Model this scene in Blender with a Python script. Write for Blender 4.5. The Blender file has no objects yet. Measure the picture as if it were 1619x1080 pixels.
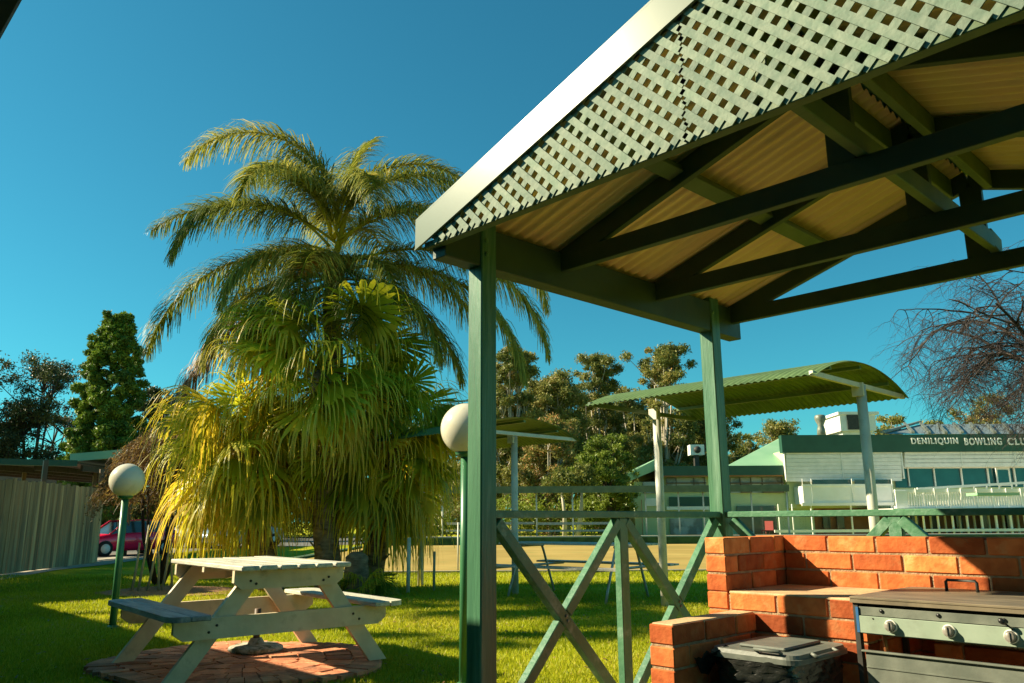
import bpy, math, random
import numpy as np
from mathutils import Vector, Matrix
R = math.radians
random.seed(7)
scene = bpy.context.scene
col = scene.collection

# ------------------------------------------------------------------ camera
CAM = Vector((2.808, -2.498, 1.056)); YAW, PIT, ROLL, FPX = -0.8055, 0.2216, -0.006, 1256.5
Fw = Vector((math.sin(YAW)*math.cos(PIT), math.cos(YAW)*math.cos(PIT), math.sin(PIT)))
Rt0 = Vector((math.cos(YAW), -math.sin(YAW), 0)); Up0 = Rt0.cross(Fw)
Rt = Rt0*math.cos(ROLL)+Up0*math.sin(ROLL); Up = -Rt0*math.sin(ROLL)+Up0*math.cos(ROLL)
Fh = Vector((math.sin(YAW), math.cos(YAW), 0)); Rh = Rt0.copy()
cd = bpy.data.cameras.new('camera'); cam = bpy.data.objects.new('camera', cd); col.objects.link(cam)
cd.sensor_width = 36; cd.lens = FPX/1619*36; cd.clip_start = 0.05; cd.clip_end = 3000
m = Matrix((Rt, Up, -Fw)).transposed().to_4x4(); m.translation = CAM
cam.matrix_world = m; scene.camera = cam
scene.render.resolution_x = 1024; scene.render.resolution_y = 683

# ------------------------------------------------------------------ sky, sun, exposure
SUN = Vector((-1.15, -1.0, 1.0)).normalized()
w = bpy.data.worlds.new('World'); scene.world = w; w.use_nodes = True
nt = w.node_tree; nt.nodes.clear()
sky = nt.nodes.new('ShaderNodeTexSky'); sky.sky_type = 'NISHITA'; sky.sun_disc = False
sky.sun_elevation = math.asin(SUN.z); sky.sun_rotation = math.atan2(SUN.x, SUN.y)
sky.air_density = 1.0; sky.dust_density = 0.4; sky.ozone_density = 2.0
tn = nt.nodes.new('ShaderNodeMixRGB'); tn.blend_type = 'MULTIPLY'; tn.inputs[0].default_value = 1
tn.inputs[2].default_value = (0.16, 0.66, 0.63, 1)
bgn = nt.nodes.new('ShaderNodeBackground'); bgn.inputs[1].default_value = 0.08
on = nt.nodes.new('ShaderNodeOutputWorld')
gm = nt.nodes.new('ShaderNodeGamma'); gm.inputs[1].default_value = 1.0; nt.links.new(sky.outputs[0], gm.inputs[0]); nt.links.new(gm.outputs[0], tn.inputs[1]); nt.links.new(tn.outputs[0], bgn.inputs[0]); nt.links.new(bgn.outputs[0], on.inputs[0])
sl = bpy.data.lights.new('sun', 'SUN'); sl.energy = 5.0; sl.angle = R(0.5); sl.color = (1.0, 0.86, 0.60)
so = bpy.data.objects.new('sun', sl); col.objects.link(so); so.rotation_euler = (-SUN).to_track_quat('-Z', 'Y').to_euler()
scene.cycles.sample_clamp_indirect = 6
scene.view_settings.view_transform = 'Standard'; scene.view_settings.look = 'None'
scene.view_settings.exposure = 1.25; scene.view_settings.gamma = 1

# ------------------------------------------------------------------ helpers
def at(x, y, d):
    """the point seen at photo pixel (x, y) at horizontal forward distance d from the tripod"""
    v = Fw + Rt*((x-809.5)/FPX) - Up*((y-540)/FPX)
    return CAM + v*(d/(v.dot(Fh)))
def gp(u, d, z=0.0):
    p = CAM + Rh*u + Fh*d; return Vector((p.x, p.y, z))
def tag(o, label=None, cat=None, group=None, kind=None):
    if label: o['label'] = label
    if cat: o['category'] = cat
    if group: o['group'] = group
    if kind: o['kind'] = kind
    return o
def empty(name, loc=(0, 0, 0), rz=0, label=None, cat=None, group=None):
    o = bpy.data.objects.new(name, None); col.objects.link(o); o.location = loc; o.rotation_euler = (0, 0, rz)
    o.empty_display_size = .1
    return tag(o, label, cat, group)
def copy_tree(o, parent=None):
    c = o.copy(); col.objects.link(c)
    if parent is not None: c.parent = parent
    for ch in list(o.children): copy_tree(ch, c)
    return c
def rootloc(p):
    l = Vector((0, 0, 0))
    while p is not None: l += p.location; p = p.parent
    return l
class MB:
    def __init__(s): s.v = []; s.f = []; s.t = []; s.sm = []
    def add(s, vs, fs, t=0.5, sm=False):
        b = len(s.v); s.v += [tuple(x) for x in vs]
        for f in fs: s.f.append(tuple(b+i for i in f)); s.t.append(t); s.sm.append(sm)
    def box(s, a, b, t=0.5, ch=0.0):
        x0, y0, z0 = [min(a[i], b[i]) for i in range(3)]; x1, y1, z1 = [max(a[i], b[i]) for i in range(3)]
        s.obox(((x0+x1)/2, (y0+y1)/2, (z0+z1)/2), (x1-x0, y1-y0, z1-z0), Matrix.Identity(3), t, ch)
    def obox(s, c, size, M, t=0.5, ch=0.0):
        c = Vector(c); hx, hy, hz = [k/2 for k in size]
        if ch <= 0:
            vs = [c+M@Vector((sx*hx, sy*hy, sz*hz)) for sz in (-1, 1) for sy in (-1, 1) for sx in (-1, 1)]
            s.add(vs, [(0, 2, 3, 1), (4, 5, 7, 6), (0, 1, 5, 4), (2, 6, 7, 3), (0, 4, 6, 2), (1, 3, 7, 5)], t); return
        # chamfered box: 24 vertices
        ch = min(ch, hx*.9, hy*.9, hz*.9); vs = []; idx = {}
        for sx in (-1, 1):
            for sy in (-1, 1):
                for sz in (-1, 1):
                    for ax in range(3):
                        q = [sx*(hx-ch), sy*(hy-ch), sz*(hz-ch)]; q[ax] = (sx*hx, sy*hy, sz*hz)[ax]
                        idx[(sx, sy, sz, ax)] = len(vs); vs.append(c+M@Vector(q))
        fs = []
        def V(sg, ax): return idx[(sg[0], sg[1], sg[2], ax)]
        for ax in range(3):
            o1, o2 = [k for k in range(3) if k != ax]
            for sg in (-1, 1):
                q = []
                for (p1, p2) in ((-1, -1), (1, -1), (1, 1), (-1, 1)):
                    t3 = [0, 0, 0]; t3[ax] = sg; t3[o1] = p1; t3[o2] = p2; q.append(V(t3, ax))
                fs.append(q if (sg == 1) == (ax != 1) else q[::-1])
        for ax in range(3):
            o1, o2 = [k for k in range(3) if k != ax]
            for p1 in (-1, 1):
                for p2 in (-1, 1):
                    A = [0, 0, 0]; A[ax] = -1; A[o1] = p1; A[o2] = p2; B = list(A); B[ax] = 1
                    fs.append([V(A, o1), V(B, o1), V(B, o2), V(A, o2)])
        for sx in (-1, 1):
            for sy in (-1, 1):
                for sz in (-1, 1): fs.append([V((sx, sy, sz), 0), V((sx, sy, sz), 1), V((sx, sy, sz), 2)])
        s.add(vs, fs, t)
    def beam(s, p0, p1, wd, ht, up=(0, 0, 1), t=0.5, ch=0.0):
        """box from p0 to p1 (centre line), wd sideways, ht along up"""
        p0 = Vector(p0); p1 = Vector(p1); x = (p1-p0); L = x.length; x.normalize()
        y = Vector(up).cross(x).normalized(); z = x.cross(y)
        M = Matrix((x, y, z)).transposed(); s.obox((p0+p1)/2, (L, wd, ht), M, t, ch)
    def tube(s, pts, rad, n=8, t=0.5, cap=True, sm=True):
        pts = [Vector(p) for p in pts]; k = len(pts)
        if not hasattr(rad, '__len__'): rad = [rad]*k
        vs = []; ref = Vector((0.31, 0.17, 0.94))
        for i, p in enumerate(pts):
            d = (pts[min(i+1, k-1)]-pts[max(i-1, 0)])
            if d.length < 1e-9: d = Vector((0, 0, 1))
            d.normalize()
            if abs(d.dot(ref)) > .95: ref = Vector((1, 0.1, 0))
            a = d.cross(ref).normalized(); b = d.cross(a)
            for j in range(n):
                an = 2*math.pi*j/n; vs.append(p+(a*math.cos(an)+b*math.sin(an))*rad[i])
        fs = [(i*n+j, i*n+(j+1) % n, (i+1)*n+(j+1) % n, (i+1)*n+j) for i in range(k-1) for j in range(n)]
        if cap: fs += [tuple(range(n))[::-1], tuple((k-1)*n+j for j in range(n))]
        s.add(vs, fs, t, sm)
    def lathe(s, c, prof, n=24, t=0.5, M=None, sm=True):
        c = Vector(c); M = M or Matrix.Identity(3); vs = []
        for r, z in prof:
            for j in range(n):
                an = 2*math.pi*j/n; vs.append(c+M@Vector((r*math.cos(an), r*math.sin(an), z)))
        k = len(prof)
        fs = [(i*n+j, i*n+(j+1) % n, (i+1)*n+(j+1) % n, (i+1)*n+j) for i in range(k-1) for j in range(n)]
        fs += [tuple(range(n))[::-1], tuple((k-1)*n+j for j in range(n))]
        s.add(vs, fs, t, sm)
    def prism(s, poly, axis_pt, a, b, ext, t=0.5):
        """polygon [(u,v)] in plane origin axis_pt, axes a,b; extruded by vector ext"""
        o = Vector(axis_pt); a = Vector(a); b = Vector(b); e = Vector(ext); n = len(poly)
        vs = [o+a*u+b*v for u, v in poly]+[o+a*u+b*v+e for u, v in poly]
        fs = [tuple(range(n))[::-1], tuple(range(n, 2*n))]+[(i, (i+1) % n, n+(i+1) % n, n+i) for i in range(n)]
        s.add(vs, fs, t)
    def build(s, name, mat, parent=None, local=False, fix=True):
        off = Vector((0, 0, 0)) if (parent is None or local) else rootloc(parent)
        me = bpy.data.meshes.new(name)
        me.from_pydata([(x-off.x, y-off.y, z-off.z) for x, y, z in s.v], [], s.f)
        a = me.attributes.new('tint', 'FLOAT', 'FACE'); a.data.foreach_set('value', s.t)
        me.polygons.foreach_set('use_smooth', s.sm)
        if fix:
            import bmesh
            bm = bmesh.new(); bm.from_mesh(me); bmesh.ops.recalc_face_normals(bm, faces=bm.faces); bm.to_mesh(me); bm.free()
        me.materials.append(mat); me.update()
        o = bpy.data.objects.new(name, me); col.objects.link(o)
        if parent is not None: o.parent = parent
        return o
def quads(name, V, mat, parent=None, tint=None, local=False):
    """V: (N,4,3) numpy array"""
    off = Vector((0, 0, 0)) if (parent is None or local) else rootloc(parent)
    V = np.asarray(V, dtype=np.float64)-np.array(off)[None, None, :]
    n = len(V); me = bpy.data.meshes.new(name)
    me.vertices.add(n*4); me.vertices.foreach_set('co', V.reshape(-1).astype(np.float32))
    me.loops.add(n*4); me.loops.foreach_set('vertex_index', np.arange(n*4, dtype=np.int32))
    me.polygons.add(n); me.polygons.foreach_set('loop_start', np.arange(0, n*4, 4, dtype=np.int32))
    me.update(calc_edges=True)
    a = me.attributes.new('tint', 'FLOAT', 'FACE')
    a.data.foreach_set('value', (np.full(n, .5) if tint is None else np.asarray(tint)).astype(np.float32))
    me.materials.append(mat); me.validate()
    o = bpy.data.objects.new(name, me); col.objects.link(o)
    if parent is not None: o.parent = parent
    return o

# ------------------------------------------------------------------ materials
def ramp_node(nt, stops):
    r = nt.nodes.new('ShaderNodeValToRGB'); e = r.color_ramp.elements
    while len(e) < len(stops): e.new(0.5)
    for i, (p, c) in enumerate(stops): e[i].position = p; e[i].color = (*c, 1)
    return r
def mat(name, c1, c2=None, scale=6.0, rough=0.6, metal=0.0, bump=0.0, bscale=None, stretch=(1, 1, 1), tint=None, detail=5,
        contrast=(0.35, 0.65), spec=0.5, c3=None, s3=1.3, transl=0.0, coat=0.0, t3=(0.5, 0.75)):
    """noise mix c1-c2; 'tint' (stops) colours by face attribute and multiplies; c3 a larger stain"""
    m = bpy.data.materials.new(name); m.use_nodes = True; nt = m.node_tree; N = nt.nodes; L = nt.links
    b = N['Principled BSDF']; b.inputs['Roughness'].default_value = rough; b.inputs['Metallic'].default_value = metal
    b.inputs['Specular IOR Level'].default_value = spec; b.inputs['Coat Weight'].default_value = coat
    tc = N.new('ShaderNodeTexCoord'); mp = N.new('ShaderNodeMapping'); mp.inputs['Scale'].default_value = stretch
    L.new(tc.outputs['Object'], mp.inputs[0])
    nz = N.new('ShaderNodeTexNoise'); nz.inputs['Scale'].default_value = scale; nz.inputs['Detail'].default_value = detail
    L.new(mp.outputs[0], nz.inputs['Vector'])
    rp = ramp_node(nt, [(contrast[0], c1), (contrast[1], c2 or c1)]); L.new(nz.outputs[0], rp.inputs[0]); out = rp.outputs[0]
    if c3:
        n3 = N.new('ShaderNodeTexNoise'); n3.inputs['Scale'].default_value = s3; n3.inputs['Detail'].default_value = 6
        n3.inputs['Roughness'].default_value = .65
        L.new(mp.outputs[0], n3.inputs['Vector']); r3 = ramp_node(nt, [(t3[0], (0, 0, 0)), (t3[1], (1, 1, 1))]); L.new(n3.outputs[0], r3.inputs[0])
        mx = N.new('ShaderNodeMixRGB'); L.new(r3.outputs[0], mx.inputs[0]); L.new(out, mx.inputs[1]); mx.inputs[2].default_value = (*c3, 1); out = mx.outputs[0]
    if tint:
        at_ = N.new('ShaderNodeAttribute'); at_.attribute_name = 'tint'
        rt = ramp_node(nt, tint); L.new(at_.outputs['Fac'], rt.inputs[0])
        mx = N.new('ShaderNodeMixRGB'); mx.blend_type = 'MULTIPLY'; mx.inputs[0].default_value = 1
        L.new(out, mx.inputs[1]); L.new(rt.outputs[0], mx.inputs[2]); out = mx.outputs[0]
    L.new(out, b.inputs['Base Color'])
    if bump:
        nb = N.new('ShaderNodeTexNoise'); nb.inputs['Scale'].default_value = bscale or scale*4; nb.inputs['Detail'].default_value = 6
        L.new(mp.outputs[0], nb.inputs['Vector']); bp = N.new('ShaderNodeBump'); bp.inputs['Strength'].default_value = bump
        bp.inputs['Distance'].default_value = 0.01; L.new(nb.outputs[0], bp.inputs['Height']); L.new(bp.outputs[0], b.inputs['Normal'])
    if transl:
        tr = N.new('ShaderNodeBsdfTranslucent'); ms = N.new('ShaderNodeMixShader'); ms.inputs[0].default_value = transl
        L.new(out, tr.inputs[0]); L.new(b.outputs[0], ms.inputs[1]); L.new(tr.outputs[0], ms.inputs[2])
        L.new(ms.outputs[0], N['Material Output'].inputs['Surface'])
    return m
G = mat
WHITE1 = [(0, (.55, .55, .55)), (1, (1.25, 1.25, 1.25))]
M = {}
M['post'] = G('green_paint', (.035, .125, .062), (.055, .17, .085), 3, .42, bump=.35, bscale=14, stretch=(6, 6, .5), c3=(.14, .27, .17), s3=2.2, t3=(.52, .72))
M['rail'] = G('green_rail_paint', (.04, .14, .07), (.07, .2, .1), 5, .5, bump=.4, bscale=30, c3=(.17, .3, .2), s3=9, t3=(.54, .7))
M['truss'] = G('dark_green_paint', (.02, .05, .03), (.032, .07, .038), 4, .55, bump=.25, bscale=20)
M['brace'] = G('olive_green_paint', (.07, .12, .045), (.10, .15, .06), 6, .6, bump=.3, bscale=25)
M['fascia'] = G('barge_paint', (.13, .17, .12), (.15, .19, .135), 2.5, .30, metal=.0, spec=.28, bump=.03, bscale=3)
M['lattice'] = G('lattice_paint', (.125, .185, .13), (.205, .255, .185), 22, .75, bump=.25, bscale=60, tint=[(0, (.78, .8, .78)), (1, (1.15, 1.12, 1.05))], c3=(.12, .2, .13), s3=9, t3=(.5, .8))
M['sheet'] = G('warm_bounce_sheet', (.74, .54, .20), (.82, .62, .26), 3, .45, metal=.1, stretch=(1, 6, 1), c3=(.42, .30, .13), s3=1.5, t3=(.5, .85))  # bare zinc sheet; warm bounce off bricks and grass put into its colour
M['sheet_top'] = G('green_sheet', (.08, .2, .1), (.1, .24, .12), 3, .45)
M['brick'] = G('red_brick', (.50, .115, .028), (.66, .185, .05), 16, .85, bump=.55, bscale=38, tint=[(0, (.42, .34, .33)), (.22, (.78, .72, .68)), (.75, (1.08, 1.1, 1.1)), (1, (1.15, 1.5, 1.5))],
    c3=(.62, .27, .10), s3=9, t3=(.54, .72), spec=.25)
M['mortar'] = G('mortar', (.30, .20, .11), (.42, .29, .17), 25, .95, bump=.8, bscale=80, spec=.2)
M['slab'] = G('bench_top', (.50, .32, .16), (.62, .42, .22), 8, .8, bump=.4, bscale=60, c3=(.3, .2, .12), s3=5)
M['steel'] = G('galvanised', (.13, .15, .12), (.23, .25, .2), 9, .5, metal=.3, bump=.15, bscale=20, c3=(.14, .15, .12), s3=6)
M['plate'] = G('greasy_plate', (.16, .13, .085), (.27, .22, .14), 5, .5, metal=.3, stretch=(1, 3, 1), c3=(.1, .09, .06), s3=3, bump=.1)
M['panel'] = G('control_panel', (.24, .31, .23), (.31, .38, .29), 6, .42, c3=(.17, .2, .15), s3=5, t3=(.5, .8))
M['blue'] = G('blue_sticker', (.03, .12, .28), rough=.4)
M['black'] = G('black_plastic', (.012, .013, .012), (.02, .022, .02), 10, .4)
M['dark'] = G('dark_iron', (.03, .03, .025), (.06, .055, .045), 12, .6, metal=.3)
M['knob_ring'] = G('knob_ring', (.7, .7, .6), rough=.35)
M['knob'] = G('knob_face', (.16, .15, .12), (.3, .28, .24), 60, .4)
M['copper'] = G('copper_pipe', (.5, .2, .07), (.35, .14, .05), 12, .35, metal=.7)
M['binlid'] = G('bin_lid', (.10, .115, .095), (.16, .175, .145), 7, .5, bump=.15, bscale=30, c3=(.07, .08, .07), s3=4)
M['bag'] = G('bin_bag', (.012, .014, .012), (.02, .02, .018), 8, .22, bump=1.2, bscale=14, spec=.8)
M['table'] = G('cream_paint', (.56, .47, .30), (.68, .58, .39), 7, .6, bump=.3, bscale=30, c3=(.3, .24, .14), s3=5, t3=(.58, .8))
M['tabletop'] = G('weathered_cream', (.42, .41, .32), (.62, .6, .46), 5, .65, stretch=(1, 7, 7), bump=.4, bscale=30, c3=(.25, .25, .2), s3=3)
M['greyseat'] = G('weathered_grey', (.15, .17, .18), (.32, .35, .34), 4, .5, stretch=(1, 6, 6), bump=.4, bscale=20)
M['concrete'] = G('concrete', (.3, .29, .23), (.5, .47, .38), 20, .9, bump=.8, bscale=50, c3=(.12, .13, .07), s3=14, t3=(.5, .62))
M['globe'] = G('opal_globe', (.70, .66, .50), (.74, .70, .54), 2, .18, transl=.12, c3=(.55, .50, .36), s3=9, t3=(.58, .8))
M['lamppole'] = G('lamp_pole', (.035, .15, .06), (.05, .19, .08), 5, .35)
M['whitepost'] = G('white_post', (.55, .55, .45), (.66, .65, .55), 5, .5, c3=(.35, .33, .24), s3=6, t3=(.55, .8))
M['vault'] = G('vault_sheet', (.11, .18, .055), (.15, .23, .075), 4, .5, c3=(.07, .10, .045), s3=2.5, t3=(.5, .75), bump=.1)
M['canopy'] = G('canopy_green', (.05, .10, .05), (.08, .14, .07), 3, .55)
M['slat'] = G('aluminium_slat', (.42, .40, .33), (.55, .52, .44), 6, .45, metal=.2)
M['steelpipe'] = G('steel_pipe', (.4, .4, .37), rough=.4, metal=.4)
M['fence'] = G('weathered_boards', (.40, .23, .10), (.60, .38, .19), 3, .85, stretch=(4, 4, .25), bump=.5, bscale=12, tint=WHITE1, c3=(.13, .11, .08), s3=2)
M['club_green'] = G('club_fascia', (.012, .065, .04), (.016, .08, .05), 2, .5)
M['club_pale'] = G('pale_green_wall', (.46, .55, .30), (.52, .60, .35), 1, .8)
M['club_roof'] = G('pale_roof', (.22, .42, .24), (.27, .47, .28), .7, .5)
M['louvre'] = G('louvre_grey', (.66, .66, .58), (.76, .74, .66), 3, .55)
M['white'] = G('white_paint', (.78, .77, .68), (.84, .83, .75), 2, .55)
M['glass_teal'] = G('teal_glass', (.008, .06, .065), (.014, .09, .095), .8, .08, spec=.8)
M['glass_dark'] = G('dark_glass', (.02, .03, .028), (.05, .06, .055), 1.2, .1, spec=.8)
M['curtain'] = G('curtained_glass', (.15, .17, .17), (.34, .37, .37), 1.0, .2, contrast=(.45, .55))
M['clubbrick'] = G('club_brick', (.30, .13, .06), (.38, .18, .08), 2, .85)
M['redchair'] = G('red_plastic', (.25, .03, .02), rough=.6)
M['frame_dark'] = G('brown_frame', (.10, .07, .045), (.13, .09, .06), 3, .6)
M['metalroof'] = G('grey_roof', (.16, .2, .2), (.24, .28, .27), 2, .45, metal=.3)
M['bark_gum'] = G('gum_bark', (.34, .3, .22), (.55, .5, .4), 3, .85, stretch=(1, 1, .3), c3=(.18, .14, .09), s3=1.5)
M['bark_dark'] = G('dark_bark', (.03, .022, .018), (.06, .045, .035), 8, .9, bump=.8, stretch=(1, 1, .3))
M['palm_bark'] = G('palm_trunk', (.12, .08, .045), (.30, .21, .12), 7, .9, bump=1, bscale=14, stretch=(1, 1, 3))
M['stake'] = G('stake_wood', (.3, .3, .18), (.42, .4, .26), 9, .8)
M['carred'] = G('pink_red_car', (.9, .015, .085), rough=.25, coat=.6)
M['carblue'] = G('pale_blue_car', (.25, .36, .42), rough=.25, coat=.6)
M['carwhite'] = G('white_car', (.6, .6, .58), rough=.3, coat=.5)
M['tyre'] = G('tyre', (.015, .015, .015), rough=.8)
M['chrome'] = G('light_lens', (.7, .7, .68), rough=.15)
M['gutter'] = G('gutter', (.02, .025, .06), rough=.4)
M['ceiling'] = G('verandah_ceiling', (.25, .27, .16), (.3, .32, .2), 2, .8)
M['wall_cream'] = G('rendered_wall', (.4, .34, .22), (.45, .39, .26), 2, .85)
M['paver'] = G('paver_brick', (.54, .18, .08), (.70, .29, .14), 12, .85, bump=.7, bscale=50, tint=[(0, (.6, .55, .5)), (.5, (1, 1, 1)), (1, (1.25, 1.3, 1.3))], c3=(.3, .13, .07), s3=5)
M['paver_sand'] = G('paver_joint', (.16, .09, .045), (.22, .13, .07), 20, .95)
M['mulch'] = G('mulch', (.2, .09, .035), (.42, .24, .1), 28, .95, bump=1.2, bscale=50)
M['asphalt'] = G('asphalt', (.09, .09, .08), (.14, .14, .12), 5, .9, bump=.3)
M['kerb'] = G('kerb_concrete', (.32, .29, .22), (.42, .38, .3), 5, .9)
def leaf(name, stops, transl=.35, rough=.5, spec=.3):
    return mat(name, (1, 1, 1), (.8, .8, .8), .6, rough, tint=stops, transl=transl, spec=spec)
M['blade'] = leaf('grass_blade', [(0, (.24, .30, .008)), (.5, (.47, .50, .015)), (.8, (.62, .57, .04)), (1, (.70, .54, .15))], .45)
M['queen'] = leaf('queen_frond', [(0, (.08, .12, .014)), (.4, (.24, .27, .035)), (.75, (.56, .50, .10)), (1, (.78, .60, .18))], .42, .45, .25)
M['fan'] = leaf('fan_leaf', [(0, (.14, .21, .012)), (.35, (.40, .45, .02)), (.65, (.72, .62, .035)), (1, (.88, .60, .06))], .52, .42, .4)
M['deadfrond'] = leaf('dead_frond', [(0, (.16, .08, .03)), (1, (.42, .27, .13))], .25)
M['fruit'] = leaf('fruit_stalk', [(0, (.42, .2, .02)), (1, (.75, .45, .06))], .2)
M['gumleaf'] = leaf('gum_leaf', [(0, (.10, .13, .025)), (.5, (.23, .24, .05)), (.8, (.38, .33, .09)), (1, (.52, .28, .10))], .3)
M['brightleaf'] = leaf('bright_leaf', [(0, (.09, .15, .015)), (1, (.32, .38, .05))], .35)
M['pineleaf'] = leaf('pine_needles', [(0, (.06, .12, .018)), (.6, (.18, .27, .025)), (1, (.32, .40, .04))], .25)
M['darkleaf'] = leaf('dark_leaf', [(0, (.03, .05, .02)), (.7, (.10, .12, .035)), (1, (.22, .19, .06))], .2)
M['brownleaf'] = leaf('brown_weeping_leaf', [(0, (.09, .045, .018)), (.5, (.22, .13, .045)), (1, (.42, .3, .07))], .3)
M['hedge'] = G('bank_grass', (.01, .045, .012), (.03, .09, .02), 3, .9)
# lawn
def lawn_mat():
    m = bpy.data.materials.new('lawn'); m.use_nodes = True; nt = m.node_tree; N = nt.nodes; L = nt.links
    b = N['Principled BSDF']; b.inputs['Roughness'].default_value = .9; b.inputs['Specular IOR Level'].default_value = .1
    g = N.new('ShaderNodeNewGeometry')
    n1 = N.new('ShaderNodeTexNoise'); n1.inputs['Scale'].default_value = .55; n1.inputs['Detail'].default_value = 8; n1.inputs['Roughness'].default_value = .7
    n2 = N.new('ShaderNodeTexNoise'); n2.inputs['Scale'].default_value = 45; n2.inputs['Detail'].default_value = 4
    L.new(g.outputs['Position'], n1.inputs['Vector']); L.new(g.outputs['Position'], n2.inputs['Vector'])
    r1 = ramp_node(nt, [(.3, (.24, .29, .006)), (.5, (.40, .42, .01)), (.64, (.50, .44, .03)), (.76, (.52, .38, .10))])
    r2 = ramp_node(nt, [(.3, (.45, .45, .45)), (.7, (1.2, 1.2, 1.1))])
    L.new(n1.outputs[0], r1.inputs[0]); L.new(n2.outputs[0], r2.inputs[0])
    mx = N.new('ShaderNodeMixRGB'); mx.blend_type = 'MULTIPLY'; mx.inputs[0].default_value = 1
    L.new(r1.outputs[0], mx.inputs[1]); L.new(r2.outputs[0], mx.inputs[2]); L.new(mx.outputs[0], b.inputs['Base Color'])
    bp = N.new('ShaderNodeBump'); bp.inputs['Strength'].default_value = .9; bp.inputs['Distance'].default_value = .03
    L.new(n2.outputs[0], bp.inputs['Height']); L.new(bp.outputs[0], b.inputs['Normal'])
    return m
M['lawn'] = lawn_mat()
M['ochre'] = G('dormant_green', (.30, .215, .06), (.40, .29, .09), .35, .9, detail=8, c3=(.24, .22, .06), s3=.8, spec=.1)

# ================================================================== GROUND
b = MB(); b.add([(-700, -500, 0), (500, -500, 0), (500, 700, 0), (-700, 700, 0)], [(0, 1, 2, 3)]); tag(b.build('ground', M['lawn'], fix=False), kind='structure')
def sheet(name, pts, z, m, **k):
    b = MB(); b.add([(p[0], p[1], z) for p in pts], [tuple(range(len(pts)))]); o = b.build(name, m, fix=False)
    return tag(o, kind='structure')
# bowling green: raised rim, golden dormant couch surface
gl = [gp(-6, 17.2), gp(60, 17.2), gp(60, 36), gp(-6, 36)]
sheet('bowling_green', gl, .010, M['ochre'])
b = MB()
b.beam(gp(-6, 36.4, .16), gp(60, 36.4, .16), .5, .32); b.beam(gp(-6.3, 17.1, .02), gp(-6.3, 36.5, .02), .3, .08)
tag(b.build('ditch_bank', M['hedge']), kind='structure')
b = MB(); b.beam(gp(-6, 37.0, .30), gp(60, 37.0, .30), .7, .12); b.beam(gp(-6, 17.1, .02), gp(60, 17.1, .02), .12, .06)
tag(b.build('green_kerb', M['kerb']), kind='structure')
# drive and car park on the left
sheet('car_park', [at(-400, 884, 24), at(190, 880, 24), at(330, 866, 33), at(620, 856, 40), at(620, 846, 60), at(-900, 846, 60)], .008, M['asphalt'])
b = MB()
kp = [(-22.5, -3.3), (-17.2, .4), (-16.2, 2.0), (-18.6, 4.4), (-21.5, 6.6), (-24, 8.5), (-25, 7.5), (-23, 5.2), (-21.6, 4.2), (-17.6, 1.4)]
sheet('path', [at(-60, 925, 14.5), at(0, 918, 15.8), at(90, 903, 19), at(160, 896, 21), at(260, 878, 26), at(180, 878, 26), at(0, 890, 19.5), at(-80, 900, 17)], .012, M['kerb'])
# paved round under picnic table
PC = Vector((-3.22, .45))
def blob(a): return 1.02+.08*math.sin(2*a+.6)+.05*math.sin(5*a)
sheet('paving_bed', [(PC.x+blob(k*math.pi/24)*math.cos(k*math.pi/24), PC.y+blob(k*math.pi/24)*math.sin(k*math.pi/24)) for k in range(48)], .02, M['paver_sand'])
b = MB(); rr = random.Random(3)
for ring in range(6):
    r0 = .02+ring*.2; r1 = r0+.188
    n = max(5, int(2*math.pi*(r0+r1)/2/.105))
    for k in range(n):
        a0 = 2*math.pi*k/n+ring*.3; a1 = 2*math.pi*(k+.93)/n+ring*.3; am = (a0+a1)/2; s = blob(am)/1.02
        if r1*s > blob(am)+.12: continue
        h = .045+rr.uniform(-.004, .004)
        vs = [(PC.x+r*s*math.cos(a), PC.y+r*s*math.sin(a), z) for z in (.005, h) for r, a in ((r0, a0), (r1, a0), (r1, a1), (r0, a1))]
        b.add(vs, [(0, 3, 2, 1), (4, 5, 6, 7), (0, 1, 5, 4), (1, 2, 6, 5), (2, 3, 7, 6), (3, 0, 4, 7)], rr.random())
tag(b.build('paving', M['paver']), kind='structure')
# mulch bed at the stakes
mc = at(265, 944, 13); pts = [(mc.x+(1.15+.15*math.sin(3*a))*math.cos(a)*1.0, mc.y+(.95+.12*math.sin(2*a))*math.sin(a)) for a in [k*math.pi/16 for k in range(32)]]
sheet('mulch_bed', pts, .014, M['mulch'])
# concrete floors of the two shelters
b = MB(); b.box((-.08, -.45, -.05), (3.3, 2.2, .03)); tag(b.build('shelter_floor', M['kerb']), kind='structure')
b = MB(); b.box((-30, -7.5, -.05), (12, -2.25, .05)); tag(b.build('verandah_floor', M['kerb']), kind='structure')

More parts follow.
